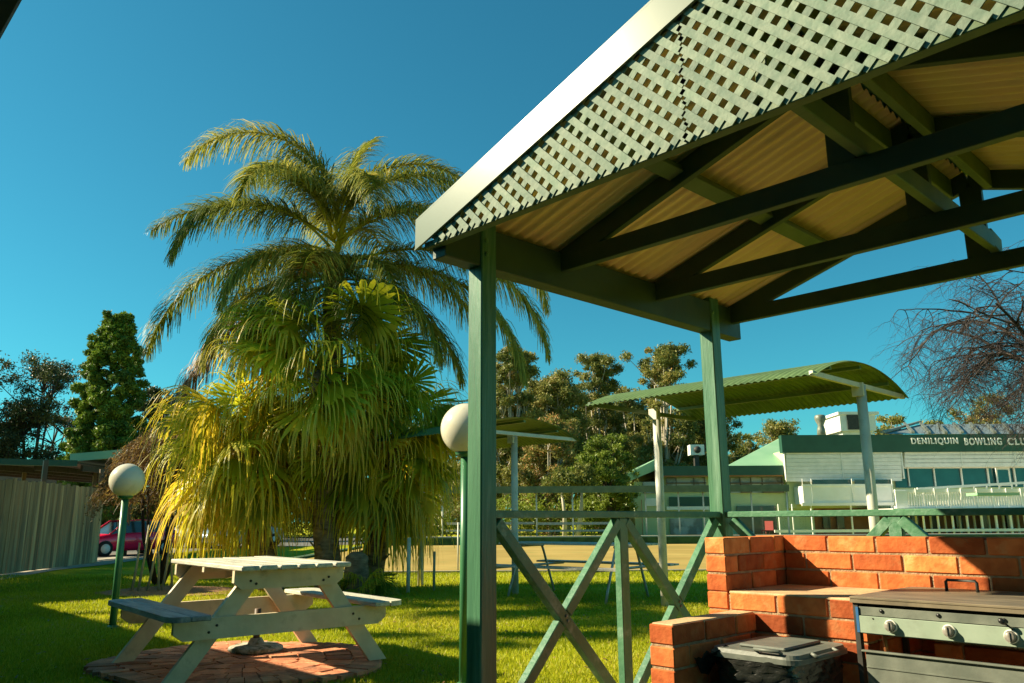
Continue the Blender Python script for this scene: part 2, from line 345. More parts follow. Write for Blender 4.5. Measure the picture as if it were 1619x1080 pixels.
# lawn blades (nobody could count them)
def lawn_blades():
    rg = np.random.default_rng(5)
    out = []; tt = []
    for (d0, d1, n, sc) in ((4.2, 8.0, 120000, 1.0), (8.0, 13, 130000, 1.3), (13, 17.1, 60000, 1.9)):
        d = np.sqrt(rg.uniform(d0*d0, d1*d1, n)); u = rg.uniform(-.72, .60, n)*d
        x = CAM.x+Rh.x*u+Fh.x*d; y = CAM.y+Rh.y*u+Fh.y*d
        keep = ~((x > -.1) & (y > -.5) & (x < 3.3) & (y < 2.25)) & ~(np.hypot(x-PC.x, y-PC.y) < .98) & ~(np.hypot(x-mc.x, y-mc.y) < .95) & (y > -2.2)
        x = x[keep]; y = y[keep]; n = len(x)
        a = rg.uniform(0, 2*np.pi, n); h = rg.uniform(.015, .04, n)*(1+.25*(sc-1)); wd = rg.uniform(.0025, .005, n)*sc
        lean = rg.uniform(0, .03, n); la = rg.uniform(0, 2*np.pi, n)
        P = np.stack([x, y, np.zeros(n)], 1); D = np.stack([np.cos(a), np.sin(a), np.zeros(n)], 1)*wd[:, None]
        T = P+np.stack([np.cos(la)*lean, np.sin(la)*lean, h], 1)
        out.append(np.stack([P-D, P+D, T+D*.25, T-D*.25], 1))
        t = np.clip(.42+.2*np.sin(x*1.7+np.sin(y*1.1))*np.sin(y*1.3+1)+rg.normal(0, .2, n), 0, 1); tt.append(t)
    o = quads('lawn_grass', np.concatenate(out), M['blade'], None, np.concatenate(tt))
    tag(o, 'short mown grass of the lawn around the picnic table', 'grass', kind='stuff')
lawn_blades()

# ================================================================== BARBECUE SHELTER
SL = 2.03; XR = 3.16; XM = 1.58; K = .315
def zs(x): x = x if x <= XM else 2*XM-x; return 2.476+K*x          # underside of roof sheet
sh = empty('barbecue_shelter', (0, 0, 0), 0, 'large green timber shelter with lattice gable and corrugated roof over the brick barbecue', 'shelter')
for (x, y) in ((0, 0), (0, SL), (XR, 0), (XR, SL)):
    b = MB(); b.box((x-.05, y-.05, 0), (x+.05, y+.05, 2.5), ch=.006)
    b.build('post', M['post'], sh)
for s, x in ((-1, 0), (1, XR)):
    b = MB(); xi = x-.04*s*(1) if s < 0 else x
    x0, x1 = (-.055, .04) if s < 0 else (XR-.04, XR+.055)
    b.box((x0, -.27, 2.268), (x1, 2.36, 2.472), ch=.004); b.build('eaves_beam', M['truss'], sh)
for y in (.53, 1.385, 2.24):
    tr = MB(); th = .045
    tr.beam((.03, y+th/2, 2.412), (XR-.03, y+th/2, 2.412), th, .098, ch=.003)
    # top chords just under the sheet
    c = .105
    for a, e in ((.03, XM), (XR-.03, XM)):
        tr.beam((a, y+th/2, zs(a)-c/2/math.cos(.305)), (e, y+th/2, zs(e)-c/2/math.cos(.305)-.002), th-.004, c, ch=.003)
    tr.box((1.527, y+.003, 2.455), (1.64, y+th-.003, zs(XM)-.06), ch=.003)
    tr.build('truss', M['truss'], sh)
# gable frame, lattice, barge boards (front at y=-.33)
YG = -.33
b = MB(); b.box((-.06, YG+.0135, 2.316), (XR+.06, YG+.06, 2.345), ch=.003); b.build('gable_bottom_chord', M['brace'], sh)
b = MB()
for a, e in ((-.05, XM), (XR+.05, XM)): b.beam((a, YG+.06, zs(a)-.05), (e, YG+.06, zs(e)-.05), .045, .09)
b.build('gable_rafter', M['truss'], sh)
def lattice(x0, x1, seed):
    b = MB(); rl = random.Random(seed); pitch = .0585; wd = .0290; z0 = 2.323
    def top(x): return zs(x)-.035
    for fam in (1, -1):
        n = int((x1-x0+2.0)/(pitch*math.sqrt(2)))+2
        for k in range(-20, 72):
            c = .02+k*pitch*math.sqrt(2)+(0 if seed == 0 else .012)      # x where strip meets z0
            # param: x=c+fam*t ; z=z0+t
            pts = []
            for i in range(0, 168):
                t = i*.0045; x = c+fam*t; z = z0+t
                if x0 <= x <= x1 and z <= top(x): pts.append((x, z))
            if len(pts) < 3: continue
            y = YG+.003+(0 if fam == -1 else .0085); j = rl.uniform(-.0012, .0012)
            b.beam((pts[0][0]+j, y+.0, pts[0][1]), (pts[-1][0]+j, y, pts[-1][1]), .005, wd, up=(-fam*.707, 0, .707), t=rl.random())
    return b
for i, (a, e) in enumerate(((.02, 1.418), (1.410, 2.355), (2.350, XR-.02))):
    lattice(a, e, i).build('lattice_panel', M['lattice'], sh)
for a, e in ((-.10, XM), (XR+.10, XM)):
    b = MB(); th = .02; s = 1 if a < 1 else -1
    zt = lambda x: 2.494+.323*(x if x < XM else 2*XM-x); zb = lambda x: zt(x)-.152
    b.prism([(a, zb(a)+.002), (e, zb(e)), (e, zt(e)), (a, zt(a))], (0, YG-.011, 0), (1, 0, 0), (0, 0, 1), (0, .010, 0))
    b.prism([(a, zt(a)-.006), (e, zt(e)-.006), (e, zt(e)+.004), (a, zt(a)+.004)], (0, YG-.0112, 0), (1, 0, 0), (0, 0, 1), (0, .10, 0))
    b.prism([(a, zb(a)), (e, zb(e)-.002), (e, zb(e)+.006), (a, zb(a)+.008)], (0, YG-.015, 0), (1, 0, 0), (0, 0, 1), (0, .0035, 0))
    b.build('barge_board', M['fascia'], sh)
# corrugated roof sheets (waves run along Y, ribs run down the slope)
def corr(a, e, name, up, m):
    b = MB(); y0, y1 = YG+.01, 2.40; n = 36*8; vs = []
    for i in range(n+1):
        y = y0+(y1-y0)*i/n; wv = .0125*math.sin(2*math.pi*(y-y0)/.076)
        for x in (a, e): vs.append((x, y, zs(x)+.014+wv+up))
    b.add(vs, [(2*i, 2*i+1, 2*i+3, 2*i+2) for i in range(n)], .5, True); return b.build(name, m, sh, fix=False)
for a, e in ((-.07, XM-.03), (XR+.07, XM+.03)):
    corr(a, e, 'ceiling_sheet', 0, M['sheet']); corr(a-.01*(1 if a < 1 else -1), e, 'roof_sheet', .012, M['sheet_top'])
b = MB()
b.prism([(XM-.14, zs(XM-.14)+.035), (XM, zs(XM)+.04), (XM+.14, zs(XM-.14)+.035), (XM+.14, zs(XM-.14)+.03), (XM, zs(XM)+.033), (XM-.14, zs(XM-.14)+.03)], (0, YG-.02, 0), (1, 0, 0), (0, 0, 1), (0, 2.75, 0))
b.build('ridge_cap', M['sheet_top'], sh)
# noggings under the sheet between trusses, ridge boards, tie beam on the bottom chords
seg = [(YG+.09, .528), (.578, 1.383), (1.433, 2.238)]
for x in (.80, XR-.80):
    for y0, y1 in seg:
        b = MB(); a = math.atan(K)*(1 if x < XM else -1)
        b.beam((x, y0, zs(x)-.05), (x, y1, zs(x)-.05), .085, .04, up=(-math.sin(a), 0, math.cos(a)), ch=.003)
        b.build('purlin', M['brace'], sh)
for x in (XM-.10, XM+.10):
    for y0, y1 in seg:
        b = MB(); b.box((x-.02, y0, zs(x)-.115), (x+.02, y1, zs(x)-.004), ch=.003); b.build('ridge_board', M['brace'], sh)
b = MB(); b.box((1.645, -.25, 2.463), (1.69, 2.16, 2.555), ch=.004); b.beam((1.667, 2.13, 2.525), (1.667, 2.30, 2.50), .045, .09, ch=.004)
b.build('tie_beam', M['brace'], sh)
# bolts
for (y, z) in ((-.02, 2.40), (-.02, 2.33), (2.0, 2.40)):
    b = MB(); b.lathe((.05, y, z), [(.012, 0), (.012, .004), (.006, .007)], 10, M=Matrix.Rotation(math.pi/2, 3, 'Y')); b.build('bolt_head', M['rail'], sh)
# railings: top rail, crossed braces
def railing(P0, P1, label):
    P0 = Vector(P0); P1 = Vector(P1); d = (P1-P0).normalized(); L = (P1-P0).length
    r = empty('railing', tuple(P0), 0, label, 'railing')
    nrm = Vector((-d.y, d.x, 0))
    b = MB(); b.beam(P0+Vector((0, 0, 1.085)), P1+Vector((0, 0, 1.085)), .062, .036, ch=.004); b.build('top_rail', M['rail'], r)
    nb = max(1, round(L/.97)); s = L/nb
    for k in range(1, nb):
        b = MB(); c = P0+d*(s*k); b.beam(c, c+Vector((0, 0, 1.066)), .045, .07, up=d, ch=.004); b.build('mid_post', M['rail'], r)
    for k in range(nb):
        a0 = P0+d*(s*k+.03); a1 = P0+d*(s*(k+1)-.03); mid = (a0+a1)/2+Vector((0, 0, .585))
        z0, z1 = .12, 1.05
        b = MB(); b.beam(a0+Vector((0, 0, z1)), a1+Vector((0, 0, z0)), .05, .058, up=nrm.cross((a1-a0+Vector((0, 0, z0-z1))).normalized()), ch=.004)
        b.build('diagonal_brace', M['rail'], r)
        Mn = Matrix((Vector((0, 0, 1)), Vector((0, 0, 1)).cross(-nrm), -nrm)).transposed()
        for q_ in (mid+Vector((0, 0, .012)), mid-Vector((0, 0, .012))+d*.01):
            b = MB(); b.lathe(q_-nrm*.0255, [(.008, 0), (.008, .004), (.003, .006)], 8, M=Mn); b.build('bolt_head', M['steel'], r)
        dv = (a1-a0+Vector((0, 0, z1-z0))).normalized()
        for (p, q) in ((a0+Vector((0, 0, z0)), mid-dv*.035), (mid+dv*.035, a1+Vector((0, 0, z1)))):
            b = MB(); b.beam(p, q, .046, .056, up=nrm.cross(dv), ch=.004); b.build('diagonal_brace', M['rail'], r)
    return r
railing((0, .052, 0), (0, SL-.052, 0), 'green crossed-brace railing between the two left posts of the barbecue shelter')
railing((.052, SL, 0), (XR-.052, SL, 0), 'green crossed-brace railing behind the brick barbecue wall')

# ================================================================== BRICK BARBECUE
bq = empty('brick_barbecue', (.58, .93, 0), 0, 'orange-red brick barbecue surround with bench, low wing wall and higher back wall', 'barbecue')
def bricks(name, o, d, L, nn, T, z0, z1, skip0=0.0, seed=1, course=.0848, start=0):
    """running bond wall: o start corner, d direction, nn thickness direction, courses counted down from the top z1"""
    rb = random.Random(seed); o = Vector(o); d = Vector(d); nn = Vector(nn)
    b = MB(); mo = MB(); k = 0; z = z1
    Mx = Matrix((d, nn, Vector((0, 0, 1)))).transposed()
    while z-course > z0-.04:
        x = -(.12 if (k+start) % 2 else 0.0)-skip0
        while x < L-.02:
            a = max(x, 0); e = min(x+.23, L); x += .24
            if e-a < .03: continue
            h = course-.0095; j = [rb.uniform(-.0015, .0015) for _ in range(4)]
            c = o+d*((a+e)/2)+nn*(T/2+j[0])+Vector((0, 0, z-h/2+j[1]))
            rot = Matrix.Rotation(rb.uniform(-.006, .006), 3, 'Y')
            b.obox(c, (e-a, T+rb.uniform(-.002, .002), h+j[2]), Mx@rot, rb.random()*.85 if rb.random() > .08 else .97, ch=.0045)
        z -= course; k += 1
    br = b.build(name, M['brick'], bq)
    mo.box(tuple(o+d*.006+nn*.007), tuple(o+d*(L-.006)+nn*(T-.007)+Vector((0, 0, z1-.010))))
    mo.build('mortar', M['mortar'], br)
    return br
X0 = .58
bricks('back_wall', (X0+.11, 1.5, 0), (1, 0, 0), 2.55, (0, 1, 0), .11, 0, .970, seed=2, start=0)
bricks('side_wall', (X0, .93, 0), (0, 1, 0), .68, (1, 0, 0), .11, .728, .970, seed=3)
bricks('bench_front', (X0, .93, 0), (1, 0, 0), .752, (0, 1, 0), .11, 0, .722, seed=4, start=1)
bricks('bench_side', (X0, 1.045, 0), (0, 1, 0), .45, (1, 0, 0), .11, 0, .722, seed=5)
bricks('bench_end', (1.222, 1.045, 0), (0, 1, 0), .45, (1, 0, 0), .11, 0, .722, seed=6)
bricks('wing_wall', (.832, .28, 0), (0, 1, 0), .645, (-1, 0, 0), .118, 0, .640, seed=8)
bricks('support_wall', (1.45, 1.30, 0), (1, 0, 0), 1.6, (0, 1, 0), .11, 0, .62, seed=9)
b = MB(); b.box((.695, .935, .715), (1.325, 1.497, .728), ch=.004); b.build('bench_top', M['slab'], bq)
b = MB(); b.box((.72, .29, .628), (.826, .925, .645), ch=.005); b.build('wing_top', M['slab'], bq)

# gas hotplate barbecue
gb = empty('gas_barbecue', (1.34, .80, 0), 0, 'grey steel gas hotplate barbecue with three knobs set into the brick surround', 'barbecue')
X1 = 2.75
b = MB(); b.box((1.332, .79, .742), (X1+.01, 1.44, .752), ch=.002); b.box((1.332, .79, .728), (X1+.01, .797, .7415)); b.build('lid', M['plate'], gb)
ld = gb.children[-1]
b = MB(); b.tube([(1.53, 1.30, .75), (1.53, 1.30, .79), (1.535, 1.30, .797), (1.645, 1.30, .797), (1.65, 1.30, .79), (1.65, 1.30, .75)], .0065, 8); b.build('handle', M['dark'], ld)
b = MB(); b.box((1.35, .826, .66), (X1, 1.28, .727)); b.box((1.338, .80, 0.0), (1.357, .83, .727)); b.box((1.338, 1.26, 0.0), (1.357, 1.285, .727)); b.box((X1-.02, .80, 0), (X1, .83, .727))
b.build('frame', M['dark'], gb)
b = MB(); b.box((1.36, .803, .681), (X1-.02, .808, .714), ch=.001)
b.build('upper_strip', M['steel'], gb); us = gb.children[-1]
for x in (1.449, 1.657, 1.875, 2.09):
    b = MB(); b.lathe((x, .8028, .702), [(.0075, 0), (.0075, .004)], 12, M=Matrix.Rotation(math.pi/2, 3, 'X')); b.build('ignition_hole', M['black'], us)
b = MB(); b.box((1.36, .797, .615), (X1-.02, .803, .6795), ch=.0015); b.box((1.36, .803, .612), (X1-.02, .83, .6145)); b.build('control_panel', M['panel'], gb); cp = gb.children[-1]
b = MB(); b.box((1.349, .796, .616), (1.3595, .802, .712)); b.build('end_strip', M['blue'], gb)
b = MB(); b.lathe((1.415, .7968, .672), [(.003, 0), (.003, .002)], 10, M=Matrix.Rotation(math.pi/2, 3, 'X')); b.build('screw', M['dark'], cp)
RX = Matrix.Rotation(math.pi/2, 3, 'X')
for x in (1.483, 1.692, 1.893, 2.10, 2.31):
    k = MB(); k.lathe((x, .797, .650), [(.0235, 0), (.0235, .006), (.021, .009), (.0195, .009), (.0195, .0075), (.001, .0075)], 28, M=RX); kn = k.build('knob', M['knob_ring'], gb)
    k = MB(); k.lathe((x, .7895, .650), [(.0188, 0), (.017, .018), (.0145, .021)], 24, M=RX); k.box((x-.0035, .7635, .634), (x+.0035, .772, .667), ch=.001); k.build('knob_face', M['knob'], kn)
b = MB(); b.tube([(1.905, .80, .668), (1.897, .785, .680), (1.885, .772, .693)], [.003, .003, .004], 8)
b.tube([(1.888, .775, .690), (1.880, .768, .699), (1.873, .764, .705), (1.868, .762, .709)], [.004, .010, .010, .004], 10); b.build('igniter_lever', M['black'], gb)
b = MB(); b.box((1.372, .80, .16), (X1-.03, .806, .545)); b.beam((1.36, .80, .5485), (X1-.02, .80, .5485), .022, .0065, ch=.001)
for q in (.50, ): b.box((1.372, .7965, q-.012), (X1-.03, .7998, q-.008))
b.build('lower_panel', M['steel'], gb)
b = MB(); b.tube([(1.425, .86, .66), (1.428, .86, .56), (1.435, .87, .40)], .009, 10); b.build('gas_pipe', M['copper'], gb)
b = MB(); b.tube([(2.0, .795, .733), (2.0, .785, .742), (2.0, .785, .752)], [.006, .006, .004], 8); b.build('lid_catch', M['dark'], gb)

# bin between wing wall and bench
bn = empty('rubbish_bin', (1.075, .66, 0), 0, 'dark grey plastic bin with clip handle lid and black bag beside the gas barbecue', 'bin')
def rbox(b, cx, cy, hx, hy, r, z0, z1, tx0=1, n=6, t=.5):
    def ring(s, z):
        pts = []
        for q, (sx, sy) in enumerate(((1, 1), (-1, 1), (-1, -1), (1, -1))):
            for i in range(n+1):
                a = math.pi/2*(q+i/n); pts.append((cx+s*(sx*(hx-r))+r*math.cos(a), cy+s*(sy*(hy-r))+r*math.sin(a), z))
        return pts
    A = ring(tx0, z0); B = ring(1, z1); k = len(A)
    b.add(A+B, [tuple(range(k))[::-1], tuple(range(k, 2*k))]+[(i, (i+1) % k, k+(i+1) % k, k+i) for i in range(k)], t)
b = MB(); rbox(b, 1.075, .67, .175, .22, .05, .01, .47, .85); b.build('body', M['black'], bn)
# crumpled bag folds under the rim
def bag():
    b = MB(); n = 96; rb = random.Random(5); ph = [rb.uniform(0, 6.28) for _ in range(8)]
    prof = [(.44, .004), (.462, .016), (.474, .006), (.487, .018), (.499, .007), (.511, .019), (.522, .008), (.530, .012)]
    vs = []
    for z, o in prof:
        for i in range(n):
            a = 2*math.pi*i/n; ex = 4.0
            ca, sa = math.cos(a), math.sin(a); r = (abs(ca)**ex+abs(sa)**ex)**(-1/ex)
            wv = .003*math.sin(9*a+ph[0]+z*50)+.0025*math.sin(17*a+ph[1]-z*90); dz = .006*math.sin(3*a+ph[2])+.004*math.sin(7*a+ph[3]+z*20)
            vs.append((1.075+(.178+o+wv)*r*ca, .67+(.222+o+wv)*r*sa, z+dz))
    b.add(vs, [(j*n+i, j*n+(i+1) % n, (j+1)*n+(i+1) % n, (j+1)*n+i) for j in range(len(prof)-1) for i in range(n)], .5, True)
    return b
bag().build('bag', M['bag'], bn)
b = MB(); rbox(b, 1.075, .67, .195, .238, .055, .520, .538, 1.0); rbox(b, 1.075, .67, .183, .226, .05, .538, .553, 1.03)
b.box((.98, .52, .553), (1.18, .83, .566), ch=.006)
b.build('lid', M['binlid'], bn); lid = bn.children[-1]
b = MB(); b.tube([(1.10, .455, .556), (1.10, .432, .566), (1.20, .432, .566), (1.20, .455, .556)], .007, 8); b.tube([(1.262, .57, .55), (1.285, .57, .54), (1.285, .75, .54), (1.262, .75, .55)], .008, 8)
b.build('handle', M['binlid'], lid)
# crumpled bag mouth beside the bin
b = MB(); rb = random.Random(11); vs = []
for j in range(9):
    for i in range(9):
        u = i/8; v = j/8; vs.append((.845+.10*u+rb.uniform(-.008, .008), .40+.36*v+rb.uniform(-.01, .01), .55-.07*(1-u)*abs(math.sin(v*9))+rb.uniform(-.012, .012)-.05*(1-u)))
b.add(vs, [(j*9+i, j*9+i+1, (j+1)*9+i+1, (j+1)*9+i) for j in range(8) for i in range(8)], .5, True); b.build('bag_edge', M['bag'], bn, fix=False)

# ================================================================== PICNIC TABLE (near)
def picnic_table():
    r = empty('picnic_table', (-3.12, .46, .045), R(-4.5), 'cream painted A-frame picnic table with one weathered grey bench, on the round brick paving', 'picnic table')
    rb = random.Random(2)
    b = MB()
    for k in range(6):
        y = -.41+.1367*k+.068; e = rb.uniform(-.012, .012)
        b.box((-.755-e, y-.062, .690), (.755+e, y+.062, .722+rb.uniform(-.002, .002)), rb.random(), ch=.007)
    b.build('tabletop', M['tabletop'], r, local=True)
    for sd, m_ in ((-1, M['greyseat']), (1, M['tabletop'])):
        for k in range(2):
            yc = sd*(.655+.135*k); out = k == 1; b = MB()
            e0 = .80; rd = .10
            if out:
                y0, y1 = yc-.065, yc+.065; yo = y1 if sd > 0 else y0; yi = y0 if sd > 0 else y1
                poly = [(-e0, yi)]+[(-e0+.0+rd*(1-math.cos(a)), yo-sd*(rd*(1-math.sin(a)))) for a in [i*math.pi/12 for i in range(7)]]
                poly += [(e0-rd*(1-math.cos(a)), yo-sd*(rd*(1-math.sin(a)))) for a in [i*math.pi/12 for i in range(6, -1, -1)]]+[(e0, yi)]
                b.prism(poly, (0, 0, .400), (1, 0, 0), (0, 1, 0), (0, 0, .034))
            else: b.box((-e0, yc-.0625, .400), (e0, yc+.0625, .434), ch=.006)
            b.build('seat_plank', m_, r, local=True)
    for s in (-1, 1):
        x = s*.62
        b = MB(); b.prism([(-.405, .689), (-.405, .61), (-.35, .565), (.35, .565), (.405, .61), (.405, .689)], (x-.02, 0, 0), (0, 1, 0), (0, 0, 1), (.04, 0, 0)); b.build('apron', M['table'], r, local=True)
        x2 = x+.0
        b = MB(); b.prism([(-.775, .399), (-.775, .31), (-.71, .265), (.71, .265), (.775, .31), (.775, .399)], (x2-.02, 0, 0), (0, 1, 0), (0, 0, 1), (.04, 0, 0)); b.build('seat_beam', M['table'], r, local=True)
        for sy in (-1, 1):
            b = MB(); x3 = x-s*.042; wv = .072
            b.prism([(sy*(.22-wv), .685), (sy*(.22+wv), .685), (sy*(.745+wv), .0), (sy*(.745-wv), .0)], (x3-.019, 0, 0), (0, 1, 0), (0, 0, 1), (.038, 0, 0)); b.build('leg', M['table'], r, local=True)
    b = MB()
    for s in (-1, 1): b.beam((s*.58, 0, .60), (s*.05, 0, .675), .04, .07)
    b.box((-.02, -.40, .655), (.02, .40, .689)); b.build('brace', M['table'], r, local=True)
    Mx_ = Matrix.Rotation(math.pi/2, 3, 'Y')
    for y, z in ((-.29, .62), (-.25, .60), (.29, .62), (.25, .60), (-.50, .35), (-.55, .31), (.50, .35), (.55, .31)):
        b = MB(); b.lathe((.64, y, z), [(.009, 0), (.009, .005), (.004, .008)], 8, M=Mx_); b.build('bolt_head', M['dark'], r, local=True)
    return r
picnic_table()
ub = empty('umbrella_base', (-3.52, .70, .045), 0, 'round pebbled concrete umbrella base with a cut brown pole under the cream picnic table', 'umbrella base')
b = MB(); b.lathe((-3.52, .70, .045), [(.19, 0), (.215, .015), (.21, .035), (.17, .05), (.07, .058), (.05, .09), (.045, .1)], 28); b.build('disc', M['concrete'], ub)
b = MB(); b.tube([(-3.52, .70, .12), (-3.52, .70, .37)], .026, 12); b.build('pole', M['frame_dark'], ub)

# ================================================================== GLOBE LAMPS
def lamp(x, y, hz, label):
    r = empty('globe_lamp', (x, y, 0), 0, label, 'garden lamp', 'globe garden lamps')
    b = MB(); b.tube([(x, y, 0), (x, y, hz-.17)], .036, 14); b.lathe((x, y, 0), [(.07, 0), (.07, .012), (.04, .03)], 14); b.build('pole', M['lamppole'], r)
    b = MB(); b.lathe((x, y, hz-.195), [(.05, 0), (.075, .02), (.075, .045), (.06, .05)], 18); b.build('collar', M['lamppole'], r)
    b = MB(); n = 24; b.lathe((x, y, hz), [(.178*math.sin(math.pi*(i+.5)/n)+.0001, -.178*math.cos(math.pi*(i+.5)/n)) for i in range(n)], 40); b.build('globe', M['globe'], r)
lamp(-6.28, .5, 1.50, 'globe lamp on a green pole in the lawn left of the picnic table')
p2 = at(737, 678, 5.55); lamp(p2.x, p2.y, p2.z, 'globe lamp half hidden behind the near green shelter post')

# ================================================================== CURVED-ROOF SHELTERS
def vault(xa, xb, yc, hs, ze, rise, px, label):
    r = empty('curved_shelter', ((xa+xb)/2, yc, 0), 0, label, 'shelter', 'curved corrugated shelters on white posts')
    O = Vector(((xa+xb)/2, yc, 0)); rad = (hs*hs+rise*rise)/(2*rise); a0 = math.asin(hs/rad)
    n = int((xb-xa)/.076*6); na = 18; vs = []
    for i in range(n+1):
        x = xa+(xb-xa)*i/n; wv = .008*math.sin(2*math.pi*(x-xa)/.076)
        for j in range(na+1):
            a = -a0+2*a0*j/na; rr_ = rad+wv; vs.append((x, yc+rr_*math.sin(a), ze+rise-rad+rr_*math.cos(a)))
    b = MB(); b.add(vs, [(i*(na+1)+j, (i+1)*(na+1)+j, (i+1)*(na+1)+j+1, i*(na+1)+j+1) for i in range(n) for j in range(na)], .5, True); b.build('curved_roof', M['vault'], r, fix=False)
    for x in (xa+.06, xb-.06):
        b = MB(); b.beam((x, yc-hs+.02, ze+.015), (x, yc+hs-.02, ze+.015), .04, .05); b.build('end_beam', M['whitepost'] if x > (xa+xb)/2 else M['canopy'], r)
    for yy in (-.62*hs, 0, .62*hs):
        b = MB(); z = ze+rise-rad+math.sqrt(rad*rad-yy*yy)-.035; b.box((xa+.05, yc+yy-.02, z-.025), (xb-.05, yc+yy+.02, z+.012)); b.build('purlin', M['vault'], r)
    for x in px:
        b = MB(); b.tube([(x, yc, 0), (x, yc, ze+.02)], .052, 12); b.box((x-.06, yc-.09, ze-.10), (x+.06, yc-.055, ze+.04)); b.build('post', M['whitepost'], r)
    return r
vault(-3.55, -.60, 6.0, 1.17, 2.42, .26, (-3.33, -.67), 'curved green corrugated shelter on white posts, behind the second green post and nearer the clubhouse')
vault(-8.4, -5.65, 5.93, 1.17, 2.30, .26, (-5.93, -8.2), 'curved green corrugated shelter on white posts behind the near globe lamp and palms')

def slat_table(cx, cy, L, rz, label):
    r = empty('slatted_picnic_setting', (cx, cy, 0), rz, label, 'picnic table')
    b = MB()
    for k in range(5): b.box((-L/2, -.34+.14*k, .72), (L/2, -.34+.14*k+.115, .745))
    b.build('tabletop', M['slat'], r, local=True)
    for s in (-1, 1):
        b = MB()
        for k in range(2): b.box((-L/2, s*.72-.13+.14*k, .43), (L/2, s*.72-.13+.14*k+.12, .455))
        b.build('seat', M['slat'], r, local=True)
        b = MB(); x = s*(L/2-.35)
        for q in (-1, 1): b.tube([(x, q*.25, .71), (x, q*.30, .62), (x, q*.50, .16), (x, q*.56, .0)], .019, 8)
        b.tube([(x, -.82, .42), (x, .82, .42)], .019, 8); b.tube([(x, -.3, .70), (x, .3, .70)], .019, 8)
        b.build('leg', M['steelpipe'], r, local=True)
    return r
slat_table(-4.95, 6.2, 2.3, R(8), 'slatted metal picnic setting with pipe legs seen through the crossed railing')

# posts standing in lawn beyond the palms
for i, (x, y0, y1, d, r_) in enumerate(((645, 932, 850, 12.4, .03), (686, 926, 872, 12.8, .022), (724, 889, 826, 18, .02))):
    A = at(x, y0, d); A.z = 0; B = at(x, y1, d); b = MB(); b.tube([A, (A.x, A.y, B.z)], r_, 8)
    tag(b.build('lawn_post', M['whitepost'] if i != 1 else M['stake']), ['slim pale post in the lawn under the right-hand palm leaves', 'short wooden post in the lawn between palm leaves and globe lamp', 'thin pale pipe post just left of the near globe lamp pole'][i], 'post')

# ================================================================== LEFT FENCE, CARPORT, CARS
fn = empty('board_fence', (-17, 1.7, 0), 0, 'tall weathered grey board fence under the carport roof at left', 'fence')
A = Vector((-15.6, -.9, 0)); B = Vector((-17.0, 1.72, 0)); Cc = Vector((-20.9, 4.75, 0)); rb = random.Random(4)
b = MB()
for P, Q in ((A, B), (B, Cc)):
    L = (Q-P).length; n = int(L/.16); dd = (Q-P)/n
    for k in range(n):
        p = P+dd*k; q = P+dd*(k+.93); h = 1.98+rb.uniform(-.03, .03)
        b.beam((p+q)/2+Vector((0, 0, .03)), (p+q)/2+Vector((0, 0, h)), (q-p).length, .022+rb.uniform(0, .008), up=(-dd.y, dd.x, 0), t=rb.random())
b.build('boards', M['fence'], fn)
for f in (.0, .33, .66, 1.0):
    p = B+(Cc-B)*f; off = Vector((-.07, -.09, 0)); b = MB(); b.box((p.x-.05+off.x, p.y-.05+off.y, 0), (p.x+.05+off.x, p.y+.05+off.y, 2.5 if f in (.33, 1.0) else 1.9)); b.build('fence_post', M['frame_dark'], fn)
cpt = empty('carport', (-19, 2.5, 0), 0, 'low carport with dark green gutter above the board fence', 'carport')
g0, g1 = at(-260, 708, 17.3), at(118, 727, 18.6)
zc = 2.62
def flat(x, y, z):    # point seen at pixel on the horizontal plane z
    v = Fw+Rt*((x-809.5)/FPX)-Up*((y-540)/FPX); return CAM+v*((z-CAM.z)/v.z)
a = flat(-200, 730, 2.55); c = flat(122, 737, 2.55); e = flat(165, 730, 2.62); a2 = flat(205, 718, 2.72)
b = MB(); b.beam(a+Vector((0, 0, .07)), c+Vector((0, 0, .07)), .14, .16); b.build('gutter', M['club_green'], cpt)
b = MB(); back = Vector((-4.2, -2.2, 0))
q = [a, c, flat(300, 742, 2.60), flat(150, 752, 2.66), a+Vector((-9, 1, .25))]
q = [a+Vector((0, 0, .06)), c+Vector((0, 0, .06)), c+Fh*15-Rh*1.5+Vector((0, 0, .2)), a+Fh*15+Vector((0, 0, .2))]
b.add([tuple(p) for p in q]+[tuple(p+Vector((0, 0, .05))) for p in q], [(0, 1, 2, 3), (7, 6, 5, 4), (0, 4, 5, 1), (1, 5, 6, 2), (2, 6, 7, 3), (3, 7, 4, 0)]); b.build('roof', M['dark'], cpt)
b = MB()
for k in range(5):
    f = k/4; p = a.lerp(c, f)+Vector((-.3, .2, -.03)); b.beam(p, p+Fh*13+Vector((0, 0, .1)), .07, .16)
b.build('rafters', M['dark'], cpt)
b = MB(); cw = gp(0, 0); q0 = at(-400, 800, 31); q1 = at(84, 800, 31); b.beam((q0.x, q0.y, 1.55), (q1.x, q1.y, 1.55), .1, 3.1); b.build('back_wall', M['frame_dark'], cpt)
for f in (.5, .92):
    p = a.lerp(c, f)+Vector((-2.6, 1.6, 0)); b = MB(); b.box((p.x-.05, p.y-.05, 0), (p.x+.05, p.y+.05, 2.6)); b.build('post', M['frame_dark'], cpt)
cp2 = empty('awning', (-20, 5, 0), 0, 'pale flat awning behind the carport gutter, above the pink-red car', 'awning')
e0, e1 = at(112, 724, 22.5), at(206, 716, 22.5)
b = MB(); b.beam(e0, e1, .10, .22); b.build('fascia', M['club_roof'], cp2)
b = MB(); dv = (Fh*9)-(Rh*1.0); q = [e0-Vector((0, 0, .08)), e1-Vector((0, 0, .08)), e1+dv-Vector((0, 0, .02)), e0+dv-Vector((0, 0, .02))]
